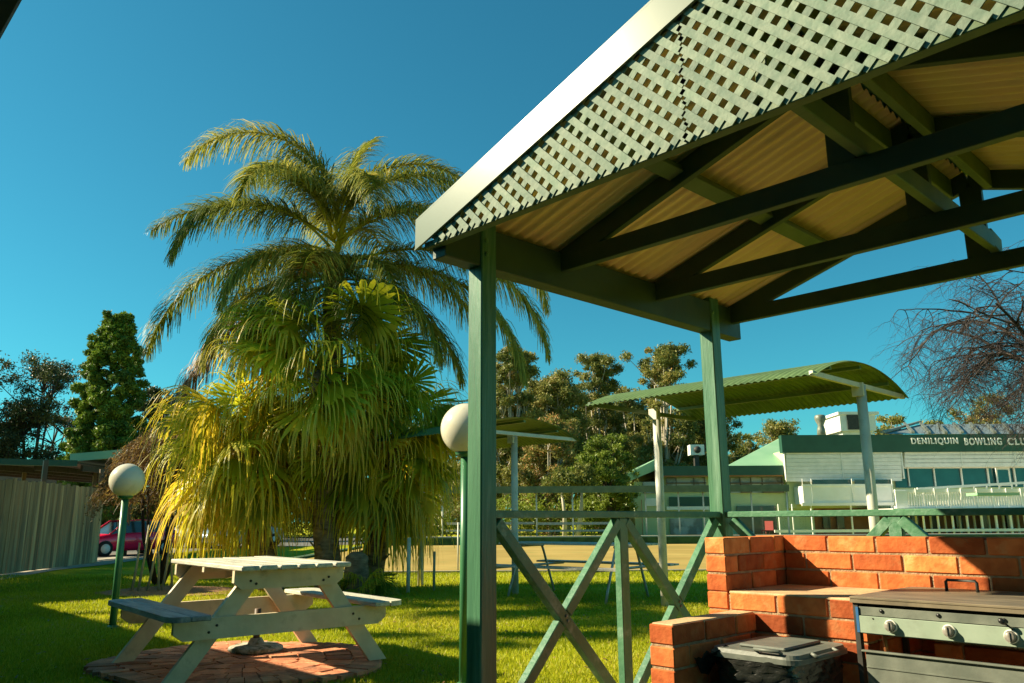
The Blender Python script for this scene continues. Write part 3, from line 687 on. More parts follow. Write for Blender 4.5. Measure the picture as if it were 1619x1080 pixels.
b.add([tuple(p) for p in q]+[tuple(p+Vector((0, 0, .05))) for p in q], [(0, 1, 2, 3), (7, 6, 5, 4), (0, 4, 5, 1), (1, 5, 6, 2), (2, 6, 7, 3), (3, 7, 4, 0)]); b.build('roof', M['canopy'], cp2)
for f in (.1, .9):
    p = e0.lerp(e1, f)+dv*.5; b = MB(); b.tube([(p.x, p.y, 0), (p.x, p.y, e0.z-.05)], .05, 8); b.build('post', M['frame_dark'], cp2)

def car(loc, rz, paint, label, sc=.92):
    r = empty('parked_car', loc, rz, label, 'car', 'parked cars'); r.scale = (sc, sc, sc)
    # stations along x (front +): x, half width, bottom z, belt z
    st = [(-2.05, .60, .38, .70), (-1.98, .80, .25, .88), (-1.3, .86, .22, .94), (0, .88, .2, .92), (.8, .87, .2, .90), (1.45, .84, .22, .80), (1.9, .76, .27, .68), (2.03, .58, .36, .56)]
    b = MB(); vs = []
    for x, hw, z0, z1 in st:
        for (fy, fz) in ((.82, 0), (1, .25), (1, .7), (.93, 1), (.5, 1.035), (0, 1.045)):
            vs.append((x, hw*fy, z0+(z1-z0)*fz))
        for (fy, fz) in ((.5, 1.035), (.93, 1), (1, .7), (1, .25), (.82, 0)):
            vs.append((x, -hw*fy, z0+(z1-z0)*fz))
    k = 11; fs = [(i*k+j, i*k+(j+1) % k, (i+1)*k+(j+1) % k, (i+1)*k+j) for i in range(len(st)-1) for j in range(k)]+[tuple(range(k)), tuple((len(st)-1)*k+j for j in range(k))]
    b.add(vs, fs, .5, True); b.build('body', paint, r, local=True)
    cab = [(-1.85, .70, .92), (-1.35, .62, 1.36), (-.2, .62, 1.43), (.35, .62, 1.38), (1.05, .74, .88)]
    b = MB(); vs = []
    for x, hw, z in cab: vs += [(x, hw+.06 if z > 1 else hw, z), (x, -(hw+.06) if z > 1 else -hw, z)]
    side = [(-1.85, .74, .90), (1.05, .76, .86)]
    vs += [(-1.85, .80, .88), (-1.85, -.80, .88), (1.05, .80, .85), (1.05, -.80, .85)]
    b.add(vs, [(0, 2, 3, 1), (2, 4, 5, 3), (4, 6, 7, 5), (6, 8, 9, 7), (0, 10, 12, 8, 6, 4, 2), (1, 3, 5, 7, 9, 13, 11)], .5); b.build('windows', M['glass_dark'], r, local=True)
    b = MB(); b.add([(-1.38, .60, 1.385), (-1.38, -.60, 1.385), (-.2, .62, 1.455), (-.2, -.62, 1.455), (.38, .60, 1.40), (.38, -.60, 1.40)], [(0, 2, 3, 1), (2, 4, 5, 3)], .5)
    for s in (-1, 1):
        b.tube([(-1.85, s*.76, .9), (-1.38, s*.66, 1.38), (-.2, s*.67, 1.445), (.38, s*.66, 1.39), (1.08, s*.78, .88)], .03, 6); b.tube([(-.35, s*.68, 1.43), (-.4, s*.80, .9)], .03, 6)
    b.build('roof', paint, r, local=True)
    for x in (-1.3, 1.25):
        for s in (-1, 1):
            Mw = Matrix.Rotation(math.pi/2, 3, 'X'); b = MB(); b.lathe((x, s*.80+.1, .31), [(.20, 0), (.31, .01), (.31, .19), (.20, .2)], 20, M=Mw); wh = b.build('wheel', M['tyre'], r, local=True)
            b = MB(); b.lathe((x, s*.80+(-.105 if s < 0 else .115), .31), [(.02, 0), (.19, .005), (.19, .01)], 16, M=Mw); b.build('rim', M['chrome'], wh, local=True)
    for s in (-1, 1):
        b = MB(); b.obox((1.93, s*.55, .60), (.14, .30, .13), Matrix.Rotation(-s*.35, 3, 'Z'), ch=.03); b.build('headlight', M['chrome'], r, local=True)
    b = MB(); b.box((1.98, -.4, .36), (2.045, .4, .50), ch=.01); b.build('grille', M['black'], r, local=True)
c1 = at(196, 868, 27.5); car((c1.x, c1.y, 0), R(-80), M['carred'], 'pink-red hatchback parked beyond the end of the board fence', .80)
c2 = at(378, 862, 35); car((c2.x, c2.y, 0), R(-75), M['carblue'], 'pale blue car parked beyond the palms, right of the white car')
c3 = at(322, 862, 36); car((c3.x, c3.y, 0), R(-70), M['carwhite'], 'white car parked behind hanging yellow palm leaves')

# ================================================================== CLUBHOUSE (facade 48 m away)
D = 48.0
cl = empty('clubhouse', tuple(gp(12, D)), 0, 'low two storey bowling clubhouse with dark green fascia lettering and white louvres', 'clubhouse')
def px2(x, y, d=D): p = at(x, y, d); v = p-CAM; return v.dot(Rh), p.z
def cb(b, x0, y0, x1, y1, d0, d1, t=.5):
    """box whose front face covers photo rect x0..x1,y0..y1 at depth d0, going back to d1"""
    u0, z1 = px2(x0, y0, d0); u1, z0 = px2(x1, y1, d0)
    if z0 < 0.02: z0 = -.02
    c = gp((u0+u1)/2, (d0+d1)/2, (z0+z1)/2); Mx = Matrix((Rh, Fh, Vector((0, 0, 1)))).transposed()
    b.obox(c, (abs(u1-u0), abs(d1-d0), abs(z1-z0)), Mx, t)
def cpart(name, m, rects, d0, d1, parent=cl):
    b = MB()
    for r_ in rects: cb(b, *r_, d0, d1)
    return b.build(name, m, parent)
cpart('fascia', M['club_green'], [(1235, 688, 1900, 712)], D, D+.5)
cpart('upper_wall', M['club_pale'], [(1240, 712.3, 1900, 800)], D+.9, D+3)
b = MB()
for y in [713+k*6.1 for k in range(8)]: cb(b, 1243, y, 1426, y+4.6, D+.1, D+.22)
cb(b, 1240, 712.5, 1243, 759, D+.05, D+.3); cb(b, 1426, 712.5, 1429, 757, D+.05, D+.3); cb(b, 1331, 712.5, 1333, 757, D+.06, D+.25)
lv = b.build('louvre_screen', M['louvre'], cl)
b = MB()
for y in [713+k*6.1 for k in range(4)]: cb(b, 1430, y, 1900, y+4.6, D+.12, D+.24)
for x in (1520, 1605): cb(b, x, 712.5, x+2, 737, D+.06, D+.25)
b.build('louvre_screen', M['louvre'], cl)
b = MB(); cb(b, 1413, 738, 1900, 768.5, D+.82, D+.88)
gw = b.build('window_band', M['glass_teal'], cl)
b = MB()
for x in (1436, 1477, 1520, 1562, 1579, 1604, 1640, 1680): cb(b, x, 737, x+2.2, 769, D+.7, D+.80)
cb(b, 1413, 735.8, 1900, 738, D+.7, D+.81); b.build('mullions', M['white'], gw)
b = MB(); cb(b, 1574, 740, 1600, 768, D+.6, D+.68); b.build('door', M['white'], cl); cb(b2 := MB(), 1577, 743, 1597, 767, D+.55, D+.59); b2.build('door_glass', M['glass_teal'], cl.children[-1])
# enclosed white balcony
cpart('balcony_box', M['white'], [(1268, 768.5, 1412, 796)], D-.6, D+.8)
cpart('balcony_window', M['glass_dark'], [(1284, 758.5, 1346, 767), (1351, 758.5, 1410, 767)], D-.45, D-.38)
b = MB()
for x in (1268, 1282, 1346.5, 1410): cb(b, x, 757, x+3.5, 796.5, D-.66, D-.61)
cb(b, 1268, 795, 1414, 799, D-.7, D-.6); cb(b, 1268, 765.8, 1412, 768, D-.65, D-.61); b.build('balcony_frame', M['white'], cl)
# deck with balustrade to the right and ramp
cpart('deck', M['white'], [(1412, 804, 1900, 809)], D-4, D+.8)
b = MB()
for k in range(58):
    x = 1433+k*4.2; cb(b, x, 777, x+1.1, 804, D-3.6, D-3.55)
cb(b, 1415, 774, 1700, 777.5, D-3.65, D-3.5); cb(b, 1415, 800, 1700, 802.5, D-3.65, D-3.52)
cb(b, 1415, 776, 1437, 804, D-3.7, D-3.62)
for x in (1448, 1478, 1500, 1520, 1545, 1570, 1592, 1615): cb(b, x, 772, x+2.6, 806, D-3.72, D-3.66)
b.build('balustrade', M['white'], cl)
b = MB()
def P(x, y, d): return at(x, y, d)
b.beam(P(1450, 773, D-3), P(1640, 762, D-3), .1, .13); b.beam(P(1450, 783, D-3), P(1640, 772, D-3), .06, .08); b.beam(P(1470, 796, D-3), P(1640, 786, D-3), .06, .2)
for k in range(9): x = 1460+k*20; b.beam(P(x, 773-(x-1450)*.058, D-3), P(x, 800, D-3), .06, .06)
b.build('ramp_rail', M['white'], cl)
b = MB(); cb(b, 1545, 779, 1612, 783, D-8, D-7); b.build('green_table_top', M['club_roof'], cl)
# lower storey
cpart('lower_wall', M['clubbrick'], [(1232, 800, 1900, 849)], D+1.5, D+1.9)
b = MB()
for x in (1235, 1262, 1300, 1322, 1440, 1470, 1510, 1550, 1590):
    b = MB(); cb(b, x, 808, x+14, 836, D+1.2, D+1.35); b.build('lower_window', M['glass_dark'], cl)
b = MB()
for x in (1231, 1253, 1283, 1346, 1411): cb(b, x, 797, x+3, 849, D-.6, D-.5)
for k in range(9): x = 1437+k*23; cb(b, x, 806, x+3, 849, D-3.7, D-3.6)
for k in range(9): x = 1449+k*23; cb(b, x, 812, x+2, 847, D-1, D-.9)
cb(b, 1225, 838, 1700, 839.4, D-3.8, D-3.7)
b.build('deck_posts', M['white'], cl)
# left wing
cpart('wing_fascia', M['club_green'], [(1045, 737, 1239, 751)], D+.3, D+9)
cpart('wing_wall', M['club_pale'], [(1046, 751.2, 1290, 849)], D+1.2, D+9)
cpart('wing_gutter', M['clubbrick'], [(1045, 751, 1237, 753)], D+.35, D+.5)
b = MB(); cb(b, 1053, 755, 1117, 778, D+1.1, D+1.18); w1 = b.build('wing_window', M['curtain'], cl)
b = MB()
for x in (1053, 1069, 1097, 1114): cb(b, x, 755, x+1.5, 778, D+1.0, D+1.09)
cb(b, 1053, 763, 1117, 764.4, D+1.0, D+1.08); b.build('window_frame', M['frame_dark'], w1)
b = MB(); cb(b, 1154, 755, 1240, 779, D+1.1, D+1.18); w2 = b.build('wing_window', M['curtain'], cl)
b = MB()
for x in (1154, 1170, 1187, 1205, 1236): cb(b, x, 755, x+2.2, 779, D+1.0, D+1.09)
cb(b, 1154, 763, 1240, 764.6, D+1.0, D+1.08); cb(b, 1171, 766, 1186, 779, D+.95, D+.99); cb(b, 1208, 771, 1240, 779, D+.95, D+.99); b.build('window_frame', M['frame_dark'], w2)
cpart('lower_wing_window', M['curtain'], [(1059, 820, 1112, 845), (1120, 826, 1132, 845)], D+1.05, D+1.15)
cpart('lower_wing_band', M['white'], [(1054, 801, 1122, 806)], D+.9, D+1.1)
cpart('lower_wing_panel', M['glass_dark'], [(1165, 800, 1230, 848)], D+1.0, D+1.15)
cpart('lower_wing_screen', M['club_green'], [(1058, 786, 1122, 800)], D+1.05, D+1.12)
# end gable wing: roof slope on the left
b = MB(); q = [P(987, 752, D-1), P(1045, 722, D+1), P(1045, 740, D+1), P(987, 764, D-1)]
e_ = Fh*9
b.add([tuple(v) for v in q]+[tuple(v+e_) for v in q], [(0, 1, 2, 3), (7, 6, 5, 4), (0, 4, 5, 1), (1, 5, 6, 2), (2, 6, 7, 3), (3, 7, 4, 0)]); b.build('gable_roof', M['club_roof'], cl)
cpart('end_wall', M['club_pale'], [(1002, 762, 1050, 849)], D+.6, D+9)
cpart('end_window', M['curtain'], [(1016, 762, 1040, 780)], D+.5, D+.58); cpart('end_window', M['white'], [(1021, 788, 1044, 800)], D+.5, D+.58)
cpart('downpipe', M['clubbrick'], [(1014, 790, 1017, 848)], D+.4, D+.5)
b = MB(); q = [P(1155, 737, D+1), P(1237, 706, D+3), P(1237, 688, D+10), P(1232, 688, D+10)]
b.add([tuple(P(1148, 737, D+.6)), tuple(P(1241, 737, D+.6)), tuple(P(1241, 689.5, D+7)), tuple(P(1234, 692, D+7))], [(0, 1, 2, 3)]); b.build('wing_roof', M['club_roof'], cl, fix=False)
# right roof
b = MB(); b.add([tuple(P(1395, 686, D+4)), tuple(P(1900, 686, D+4)), tuple(P(1900, 668, D+14)), tuple(P(1455, 671, D+14))], [(0, 1, 2, 3)]); rf = b.build('metal_roof', M['metalroof'], cl, fix=False)
b = MB()
for k in range(7): x = 1430+k*26; b.beam(P(x+14, 686, D+4)+Vector((0, 0, .1)), P(x, 672, D+12)+Vector((0, 0, .15)), .18, .12)
b.beam(P(1395, 686, D+4)+Vector((0, 0, .1)), P(1455, 670, D+14)+Vector((0, 0, .15)), .25, .15); b.build('roof_ribs', M['steel'], rf)
# lettering
def text(s, x0, x1, y0, y1, d):
    cu = bpy.data.curves.new('t', 'FONT'); cu.body = s; cu.extrude = .03; cu.offset = .022; cu.space_character = 1.25
    o = bpy.data.objects.new('t', cu); col.objects.link(o); bpy.context.view_layer.update()
    me = bpy.data.meshes.new_from_object(o.evaluated_get(bpy.context.evaluated_depsgraph_get())); bpy.data.objects.remove(o)
    xs = [v.co.x for v in me.vertices]; ys = [v.co.y for v in me.vertices]
    u0, zt = px2(x0, y0, d); u1, zb = px2(x1, y1, d); sx = (u1-u0)/(max(xs)-min(xs)); sy = (zt-zb)/(max(ys)-min(ys)); base = rootloc(cl)
    for v in me.vertices:
        p = gp(u0+(v.co.x-min(xs))*sx, d-.02-v.co.z, zb+(v.co.y-min(ys))*sy)-base; v.co = p
    me.materials.append(M['white']); a = me.attributes.new('tint', 'FLOAT', 'FACE')
    o = bpy.data.objects.new('lettering', me); col.objects.link(o); o.parent = cl
text('DENILIQUIN', 1440, 1515, 692.5, 703.5, D-.02); text('BOWLING', 1524, 1584, 692.5, 703.5, D-.02); text('CLUB', 1592, 1632, 692.5, 703.5, D-.02)
# roof plant
ac = empty('rooftop_cooler', tuple(at(1357, 684, D+4)), 0, 'large grey evaporative cooler box on the clubhouse roof', 'air conditioner')
b = MB(); cb(b, 1327, 653, 1386, 681, D+4, D+7); cb(b, 1325, 651, 1390, 655, D+3.9, D+7.1); cb(b, 1332, 681, 1380, 688, D+4.3, D+6.6); bx_ = b.build('casing', M['louvre'], ac)
b = MB(); cb(b, 1339, 656, 1366, 679, D+3.9, D+3.98); b.build('vent_grille', M['dark'], ac)
vt = empty('roof_ventilator', tuple(at(1299, 688, D+2)), 0, 'round metal ventilator stack on the clubhouse roof', 'ventilator')
b = MB(); pc = at(1299, 688, D+2); s = (D+2)/FPX
b.lathe((pc.x, pc.y, pc.z-.1), [(7*s, 0), (6*s, 12*s), (4.5*s, 18*s), (8.5*s, 27*s), (8.5*s, 32*s), (7*s, 34*s), (2*s, 35*s)], 16); b.build('cowl', M['steel'], vt)
a2c = empty('small_air_conditioner', tuple(at(1102, 718, D+3)), 0, 'small white air conditioner on the lower left roof of the clubhouse', 'air conditioner')
b = MB(); cb(b, 1091, 703, 1114, 719, D+3, D+3.8); b.build('casing', M['white'], a2c); b = MB(); pc = at(1102.5, 711, D+2.96)
b.lathe(tuple(pc), [(5.5*s, 0), (5.5*s, .05)], 16, M=Matrix((Rh, Vector((0, 0, 1)), -Fh)).transposed()); b.build('fan_grille', M['dark'], a2c)
b = MB(); cb(b, 1098, 718, 1106, 737, D+3.2, D+3.6); b.build('stand', M['dark'], a2c)
# chairs and things under the deck
for i, x in enumerate((1214,)):
    b = MB(); p = at(x, 846, D-3); b.box((p.x-.25, p.y-.25, .40), (p.x+.25, p.y+.25, .46)); b.box((p.x-.25, p.y+.2, .46), (p.x+.25, p.y+.25, .95))
    for sx in (-1, 1):
        for sy in (-1, 1): b.tube([(p.x+sx*.22, p.y+sy*.22, 0), (p.x+sx*.22, p.y+sy*.22, .4)], .02, 6)
    tag(b.build('plastic_chair', M['redchair']), ['red chair on the ground under the lower left wing of the clubhouse', 'red chair on the ground under the white clubhouse balcony'][i], 'chair')

# long seat canopy by the bowling green
lc = empty('spectator_canopy', tuple(gp(0, 37.5)), 0, 'long low green canopy on thin posts along the far side of the bowling green', 'canopy')
b = MB(); cb(b, 650, 770, 1248, 773, 37.6, 39.4); cb(b, 650, 773, 1248, 777, 37.62, 37.7); b.build('roof', M['canopy'], lc)
for x in (700, 770, 848, 905, 1020, 1072, 1111, 1187, 1243):
    b = MB(); A = at(x, 778, 37.9); b.tube([(A.x, A.y, 0), (A.x, A.y, A.z)], .04, 6); b.build('post', M['whitepost'], lc)
b = MB()
for x0, x1 in ((705, 845), (850, 1000)): cb(b, x0, 838, x1, 840, 38.6, 39); cb(b, x0, 826, x1, 829, 39, 39.06)
b.build('seat', M['slat'], lc)

# verandah behind the camera whose roof edge shows top left and shades the near lawn
vr = empty('verandah', (-3, -4.5, 0), 0, 'verandah roof edge with dark gutter at the top left corner', 'verandah')
b = MB(); b.box((-26, -2.21, 2.577), (12, -2.10, 2.68), ch=.01); b.build('gutter', M['gutter'], vr)
b = MB(); b.add([(-26, -2.235, 2.66), (12, -2.235, 2.66), (12, -7.4, 3.3), (-26, -7.4, 3.3), (-26, -2.235, 2.70), (12, -2.235, 2.70), (12, -7.4, 3.36), (-26, -7.4, 3.36)], [(0, 1, 2, 3), (7, 6, 5, 4), (0, 4, 5, 1), (1, 5, 6, 2), (2, 6, 7, 3), (3, 7, 4, 0)]); b.build('roof', M['ceiling'], vr)
b = MB(); b.box((-17, -2.12, 2.62), (-12.6, .35, 2.72)); b.build('shade_roof', M['ceiling'], vr)  # unseen roof, added to cast the shade on the left lawn
b = MB(); b.box((-26, -7.4, 0), (12, -7.2, 3.3)); b.build('wall', M['wall_cream'], vr)
for x in (-24, -20.5, -17, 6, 9.5): b = MB(); b.box((x-.06, -2.32, 0), (x+.06, -2.20, 2.64)); b.build('post', M['post'], vr)

# ================================================================== VEGETATION
def frame_of(d):
    d = d.normalized(); s = d.cross(Vector((0, 0, 1)))
    if s.length < 1e-3: s = Vector((1, 0, 0))
    s.normalize(); return s, s.cross(d)
def strip(out, tl, pts, wd, side, t):
    for i in range(len(pts)-1):
        w0 = wd*(1-.75*i/(len(pts)-1)); w1 = wd*(1-.75*(i+1)/(len(pts)-1))
        out.append([pts[i]-side*w0, pts[i]+side*w0, pts[i+1]+side*w1, pts[i+1]-side*w1]); tl.append(t)
def curve(P, az, e0, e1, L, n=14, pw=1.2):
    pts = [P.copy()]; p = P.copy()
    for i in range(n):
        f = ((i+.5)/n)**pw; e = e0+(e1-e0)*f; d = Vector((math.cos(az)*math.cos(e), math.sin(az)*math.cos(e), math.sin(e))); p = p+d*(L/n); pts.append(p.copy())
    return pts
AZ0 = math.atan2(Rh.y, Rh.x)     # azimuth that points to the right of the picture
def queen_palm(base, C, fronds, label):
    r = empty('queen_palm', tuple(base), 0, label, 'palm tree'); rq = random.Random(12)
    b = MB(); n = 14; pts = [base.lerp(C, i/n)+Vector((.05*math.sin(i), .04*math.cos(i*1.3), 0))*(0 if i in (0, n) else 1) for i in range(n+1)]
    b.tube(pts, [.20-.06*i/n+.012*(i % 2) for i in range(n+1)], 14); b.build('trunk', M['palm_bark'], r)
    b = MB(); b.tube([C-Vector((0, 0, .7)), C-Vector((0, 0, .3)), C+Vector((0, 0, .1))], [.15, .17, .07], 12); b.build('crownshaft', M['palm_bark'], r)
    for (az, e0, e1, L, dead) in fronds:
        A = AZ0+R(az); pts = curve(C+Vector((rq.uniform(-.1, .1), rq.uniform(-.1, .1), .55*(e0/90)-(.35 if e0 < 30 else 0)+rq.uniform(-.1, .1))), A, R(e0), R(e1), L, 16)
        b = MB(); b.tube(pts, [.028*(1-.85*i/16) for i in range(17)], 5); rc = b.build('frond', M['deadfrond'] if dead else M['fan'], r)
        out = []; tl = []; nl = int(L*31); base_t = rq.uniform(.15, .6)
        for k in range(nl):
            f = .16+.84*k/nl; q = f*16; i = min(int(q), 15); p = pts[i].lerp(pts[i+1], q-i); d = (pts[i+1]-pts[i]).normalized(); s, u = frame_of(d)
            ll = .88*(math.sin(math.pi*min(1, .18+f*.78))**.7)*rq.uniform(.75, 1.1)
            for sg in (-1, 1):
                for rep in range(2):
                    up = rq.uniform(-.35, .75); dr = (s*sg*rq.uniform(.55, 1.0)+d*rq.uniform(.35, .8)+u*(-up)*-.6).normalized()
                    pp = [p]; dd = dr.copy(); g = rq.uniform(.35, .6) if not dead else .8
                    for _ in range(4): pp.append(pp[-1]+dd*(ll/4)); dd = (dd+Vector((0, 0, -g))).normalized()
                    sv = dr.cross(Vector((rq.uniform(-.4, .4), rq.uniform(-.4, .4), 1))).normalized()
                    t = min(1, max(0, base_t+rq.gauss(0, .17))) if not dead else rq.random()
                    strip(out, tl, pp, .0115, sv, t)
        quads('leaflets', np.array([[tuple(v) for v in q] for q in out]), M['deadfrond'] if dead else M['queen'], rc, tl)
    # spear and hanging fruit stalks
    b = MB(); b.tube([C, C+Rh*.15+Vector((0, 0, .8)), C+Rh*.28+Vector((0, 0, 1.5))], [.07, .05, .01], 6); b.build('spear_leaf', M['fan'], r)
    out = []; tl = []
    for ang, dx in ((200, 0), (235, 0), (265, 0), (300, 0)):
        O = C+Vector((0, 0, -.15)); ax = AZ0+R(ang); sp = curve(O, ax, R(20), R(-80), .95, 8)
        for k in range(260):
            i = rq.randint(2, 7); p = sp[i].copy(); a = rq.uniform(0, 6.28); dd = Vector((math.cos(a)*.6, math.sin(a)*.6, rq.uniform(-.3, .5))).normalized(); pp = [p]
            for _ in range(4): pp.append(pp[-1]+dd*.1); dd = (dd+Vector((0, 0, -.5))).normalized()
            strip(out, tl, pp, .009, dd.cross(Fw).normalized(), rq.random())
    quads('fruit_stalks', np.array([[tuple(v) for v in q] for q in out]), M['fruit'], r, tl)
    return r
qb = at(515, 940, 13.6); qb.z = 0; qc = at(530, 408, 13.6)
FR = [(180, 40, -38, 3.7, 0), (192, 88, -62, 3.9, 0), (160, 84, -30, 3.0, 0), (50, 88, 45, 2.3, 0), (12, 84, -52, 3.5, 0), (-12, 66, -70, 3.5, 0), (2, 26, -84, 4.8, 0), (-6, 12, -84, 4.5, 0), (25, 25, -78, 3.6, 0), (6, 38, -86, 4.9, 0),
      (178, 22, -82, 4.3, 0), (186, -12, -86, 4.0, 1), (210, 45, -86, 3.4, 0), (245, 62, -82, 3.0, 0), (300, 60, -84, 3.0, 0), (335, 42, -86, 3.3, 0), (150, 30, -82, 3.4, 0),
      (110, 60, -60, 3.0, 0), (75, 50, -75, 3.0, 0), (345, 2, -86, 2.9, 0), (200, 0, -88, 3.0, 0), (270, 15, -88, 2.7, 0), (15, 0, -80, 3.2, 0), (160, -5, -88, 2.8, 0), (300, 0, -89, 2.4, 0), (235, -5, -89, 2.5, 0), (215, 25, -89, 2.6, 0), (320, 20, -89, 2.5, 0), (285, -20, -90, 2.0, 0), (250, -25, -90, 2.0, 0), (200, 66, 5, 1.9, 0), (220, 72, 20, 1.7, 0), (185, -25, -90, 2.0, 1), (350, -25, -90, 2.0, 0)]
queen_palm(qb, qc, FR, 'tall queen palm with arching feathery fronds and orange fruit stalks rising above the fan palms')

def fan_leaf(out, tl, P, az, e0, L, rad, drop, rq, yel):
    """petiole curve, a pleated half-open fan, each segment running out into a hanging ribbon"""
    pts = curve(P, az, e0, e0-R(38), L, 6); d = (pts[-1]-pts[-2]).normalized(); s, u = frame_of(d); H = pts[-1]; tw = R(rq.uniform(-60, 60)); s, u = s*math.cos(tw)+u*math.sin(tw), u*math.cos(tw)-s*math.sin(tw)
    n = 38; spread = R(rq.uniform(95, 145)); base_t = rq.uniform(.08, .5)+yel*.2; fold = rq.uniform(.2, .9); dead = rq.random() < .10
    if dead: base_t = .8
    for k in range(n):
        a = -spread+2*spread*(k+.5)/n+rq.uniform(-.02, .02)
        dd = d*math.cos(a)+s*math.sin(a)-u*fold*abs(math.sin(a))*.5; dd = (dd+Vector((rq.uniform(-.06, .06), rq.uniform(-.06, .06), -.10-.2*abs(a)/spread+rq.uniform(-.08, .05)))).normalized()
        if rq.random() < .05: continue
        side = (s*math.cos(a)-d*math.sin(a)).normalized(); r0 = rad*(.60+.12*math.cos(a))*rq.uniform(.85, 1.1); wr = r0*(2*spread/n)*.52
        pl = u*(.010 if k % 2 else -.010); p = H.copy(); w0 = .004; seg = base_t+rq.uniform(-.07, .07)
        g = .05; pp = [p]; ws = [w0]
        for q in range(3): p = p+dd*(r0/3); dd = (dd+Vector((0, 0, -g))).normalized(); pp.append(p+pl*(q+1)*.5); ws.append(w0+(wr-w0)*(q+1)/3)
        g = rq.uniform(.35, 1.1); dl = rq.uniform(.55, 1.35)*drop; w1 = min(wr, .03)
        for q in range(5):
            p = p+dd*(dl/5); dd = (dd+Vector((rq.uniform(-.12, .12), rq.uniform(-.12, .12), -g))).normalized(); pp.append(p.copy()); ws.append(max(.003, w1*.5*(1-.16*q)))
        for i in range(len(pp)-1):
            out.append([pp[i]-side*ws[i], pp[i]+side*ws[i], pp[i+1]+side*ws[i+1], pp[i+1]-side*ws[i+1]])
            tl.append(min(1, max(0, seg+(0 if i < 3 else (i-2)*(.06+.06*yel)+rq.uniform(-.08, .10)))))
    return pts
def fan_palm(base, C, nleaf, rad, pet, label, seed, drop=.55, emin=-42, trunk=.17, yel=.5):
    r = empty('fan_palm', tuple(base), 0, label, 'palm tree', 'weeping fan palms'); rq = random.Random(seed)
    n = 12; b = MB(); b.tube([base.lerp(C, i/n) for i in range(n+1)], [trunk*(1.15-.25*i/n)+(.018 if i % 2 else 0) for i in range(n+1)], 14)
    for k in range(60):      # old leaf bases
        f = rq.uniform(.15, 1); a = rq.uniform(0, 6.28); p = base.lerp(C, f)+Vector((math.cos(a), math.sin(a), 0))*trunk*.95; b.beam(p, p+Vector((math.cos(a)*.10, math.sin(a)*.10, .12)), .05, .02, t=rq.random())
    b.build('trunk', M['palm_bark'], r)
    for k in range(nleaf):
        f = k/nleaf; az = k*2.39996+rq.uniform(-.3, .3); e0 = R(80-(80-emin)*f**.85+rq.uniform(-22, 22)); out = []; tl = []
        pts = fan_leaf(out, tl, C+Vector((0, 0, .15-.5*f)), az, e0, pet*rq.uniform(.75, 1.15), rad*rq.uniform(.85, 1.1), drop*rq.uniform(.8, 1.2), rq, yel*f+rq.uniform(0, .35))
        b = MB(); b.tube(pts, [.02, .018, .016, .014, .012, .01, .008], 5); lf = b.build('petiole', M['fan'], r)
        quads('fan_leaf', np.array([[tuple(v) for v in q] for q in out]), M['fan'], lf, tl)
    return r
def basept(x, d): p = at(x, 900, d); p.z = 0; return p
fan_palm(basept(520, 12.7), at(508, 588, 12.7), 66, .80, 1.08, 'fan palm with dense hanging leaves directly behind the picnic table top', 1)
fan_palm(basept(432, 13.0), at(378, 700, 12.4), 44, .70, .66, 'fan palm with yellow ribbon tips at the left of the palm group', 2, drop=.66, yel=.45)
fan_palm(basept(585, 13.6), at(622, 700, 13.2), 44, .74, .85, 'darker fan palm leaning right at the right of the palm group', 3, drop=.60, yel=.35)
def low_palm(base, label):
    r = empty('young_fan_palm', tuple(base), 0, label, 'palm shrub'); rq = random.Random(9)
    for k in range(14):
        out = []; tl = []; f = k/14; pts = fan_leaf(out, tl, base+Vector((0, 0, .12)), k*2.4, R(70-75*f), .25, .26, .22, rq, -.2)
        b = MB(); b.tube(pts, .008, 4); lf = b.build('petiole', M['fan'], r); quads('fan_leaf', np.array([[tuple(v) for v in q] for q in out]), M['fan'], lf, [max(0, t-.15) for t in tl])
lp = at(578, 947, 12.0); lp.z = 0; low_palm(lp, 'small dark green young fan palm at the right end of the picnic table')
b = MB(); tp = at(562, 948, 12.1); tp.z = 0
st_ = empty('palm_stump', tuple(tp), 0, 'dark fibrous old palm trunk just behind the right end of the picnic table', 'palm trunk')
b.tube([tp+Vector((0, 0, h)) for h in (0, .12, .22, .32, .45, .55, .62)], [.23, .19, .175, .185, .165, .17, .08], 14); b.build('trunk', M['palm_bark'], st_)

def cloud(rg, cents, rads, n, size, flat_=1.0, droop=0.0, elong=1.0, hollow=.55):
    """leaf quads scattered through clumps; returns quads and clump index"""
    cents = np.asarray(cents); rads = np.asarray(rads); w_ = rads**2; w_ = w_/w_.sum(); ci = rg.choice(len(cents), n, p=w_)
    v = rg.normal(size=(n, 3)); v /= np.linalg.norm(v, axis=1)[:, None]; rr_ = (hollow+(1-hollow)*rg.random(n))*np.where(rg.random(n) < .25, rg.random(n), 1); rr_ *= 1+rg.normal(0, .12, n)
    P = cents[ci]+v*(rads[ci]*rr_)[:, None]*np.array([1, 1, flat_])
    a = rg.normal(size=(n, 3)); a[:, 2] -= droop; a /= np.linalg.norm(a, axis=1)[:, None]; b_ = np.cross(a, rg.normal(size=(n, 3))); b_ /= np.linalg.norm(b_, axis=1)[:, None]
    s = size*rg.uniform(.6, 1.3, n)[:, None]; a = a*s*elong; b_ = b_*s*.5
    return np.stack([P-a*.5, P+b_*.5, P+a*.5, P-b_*.5], 1), ci, v
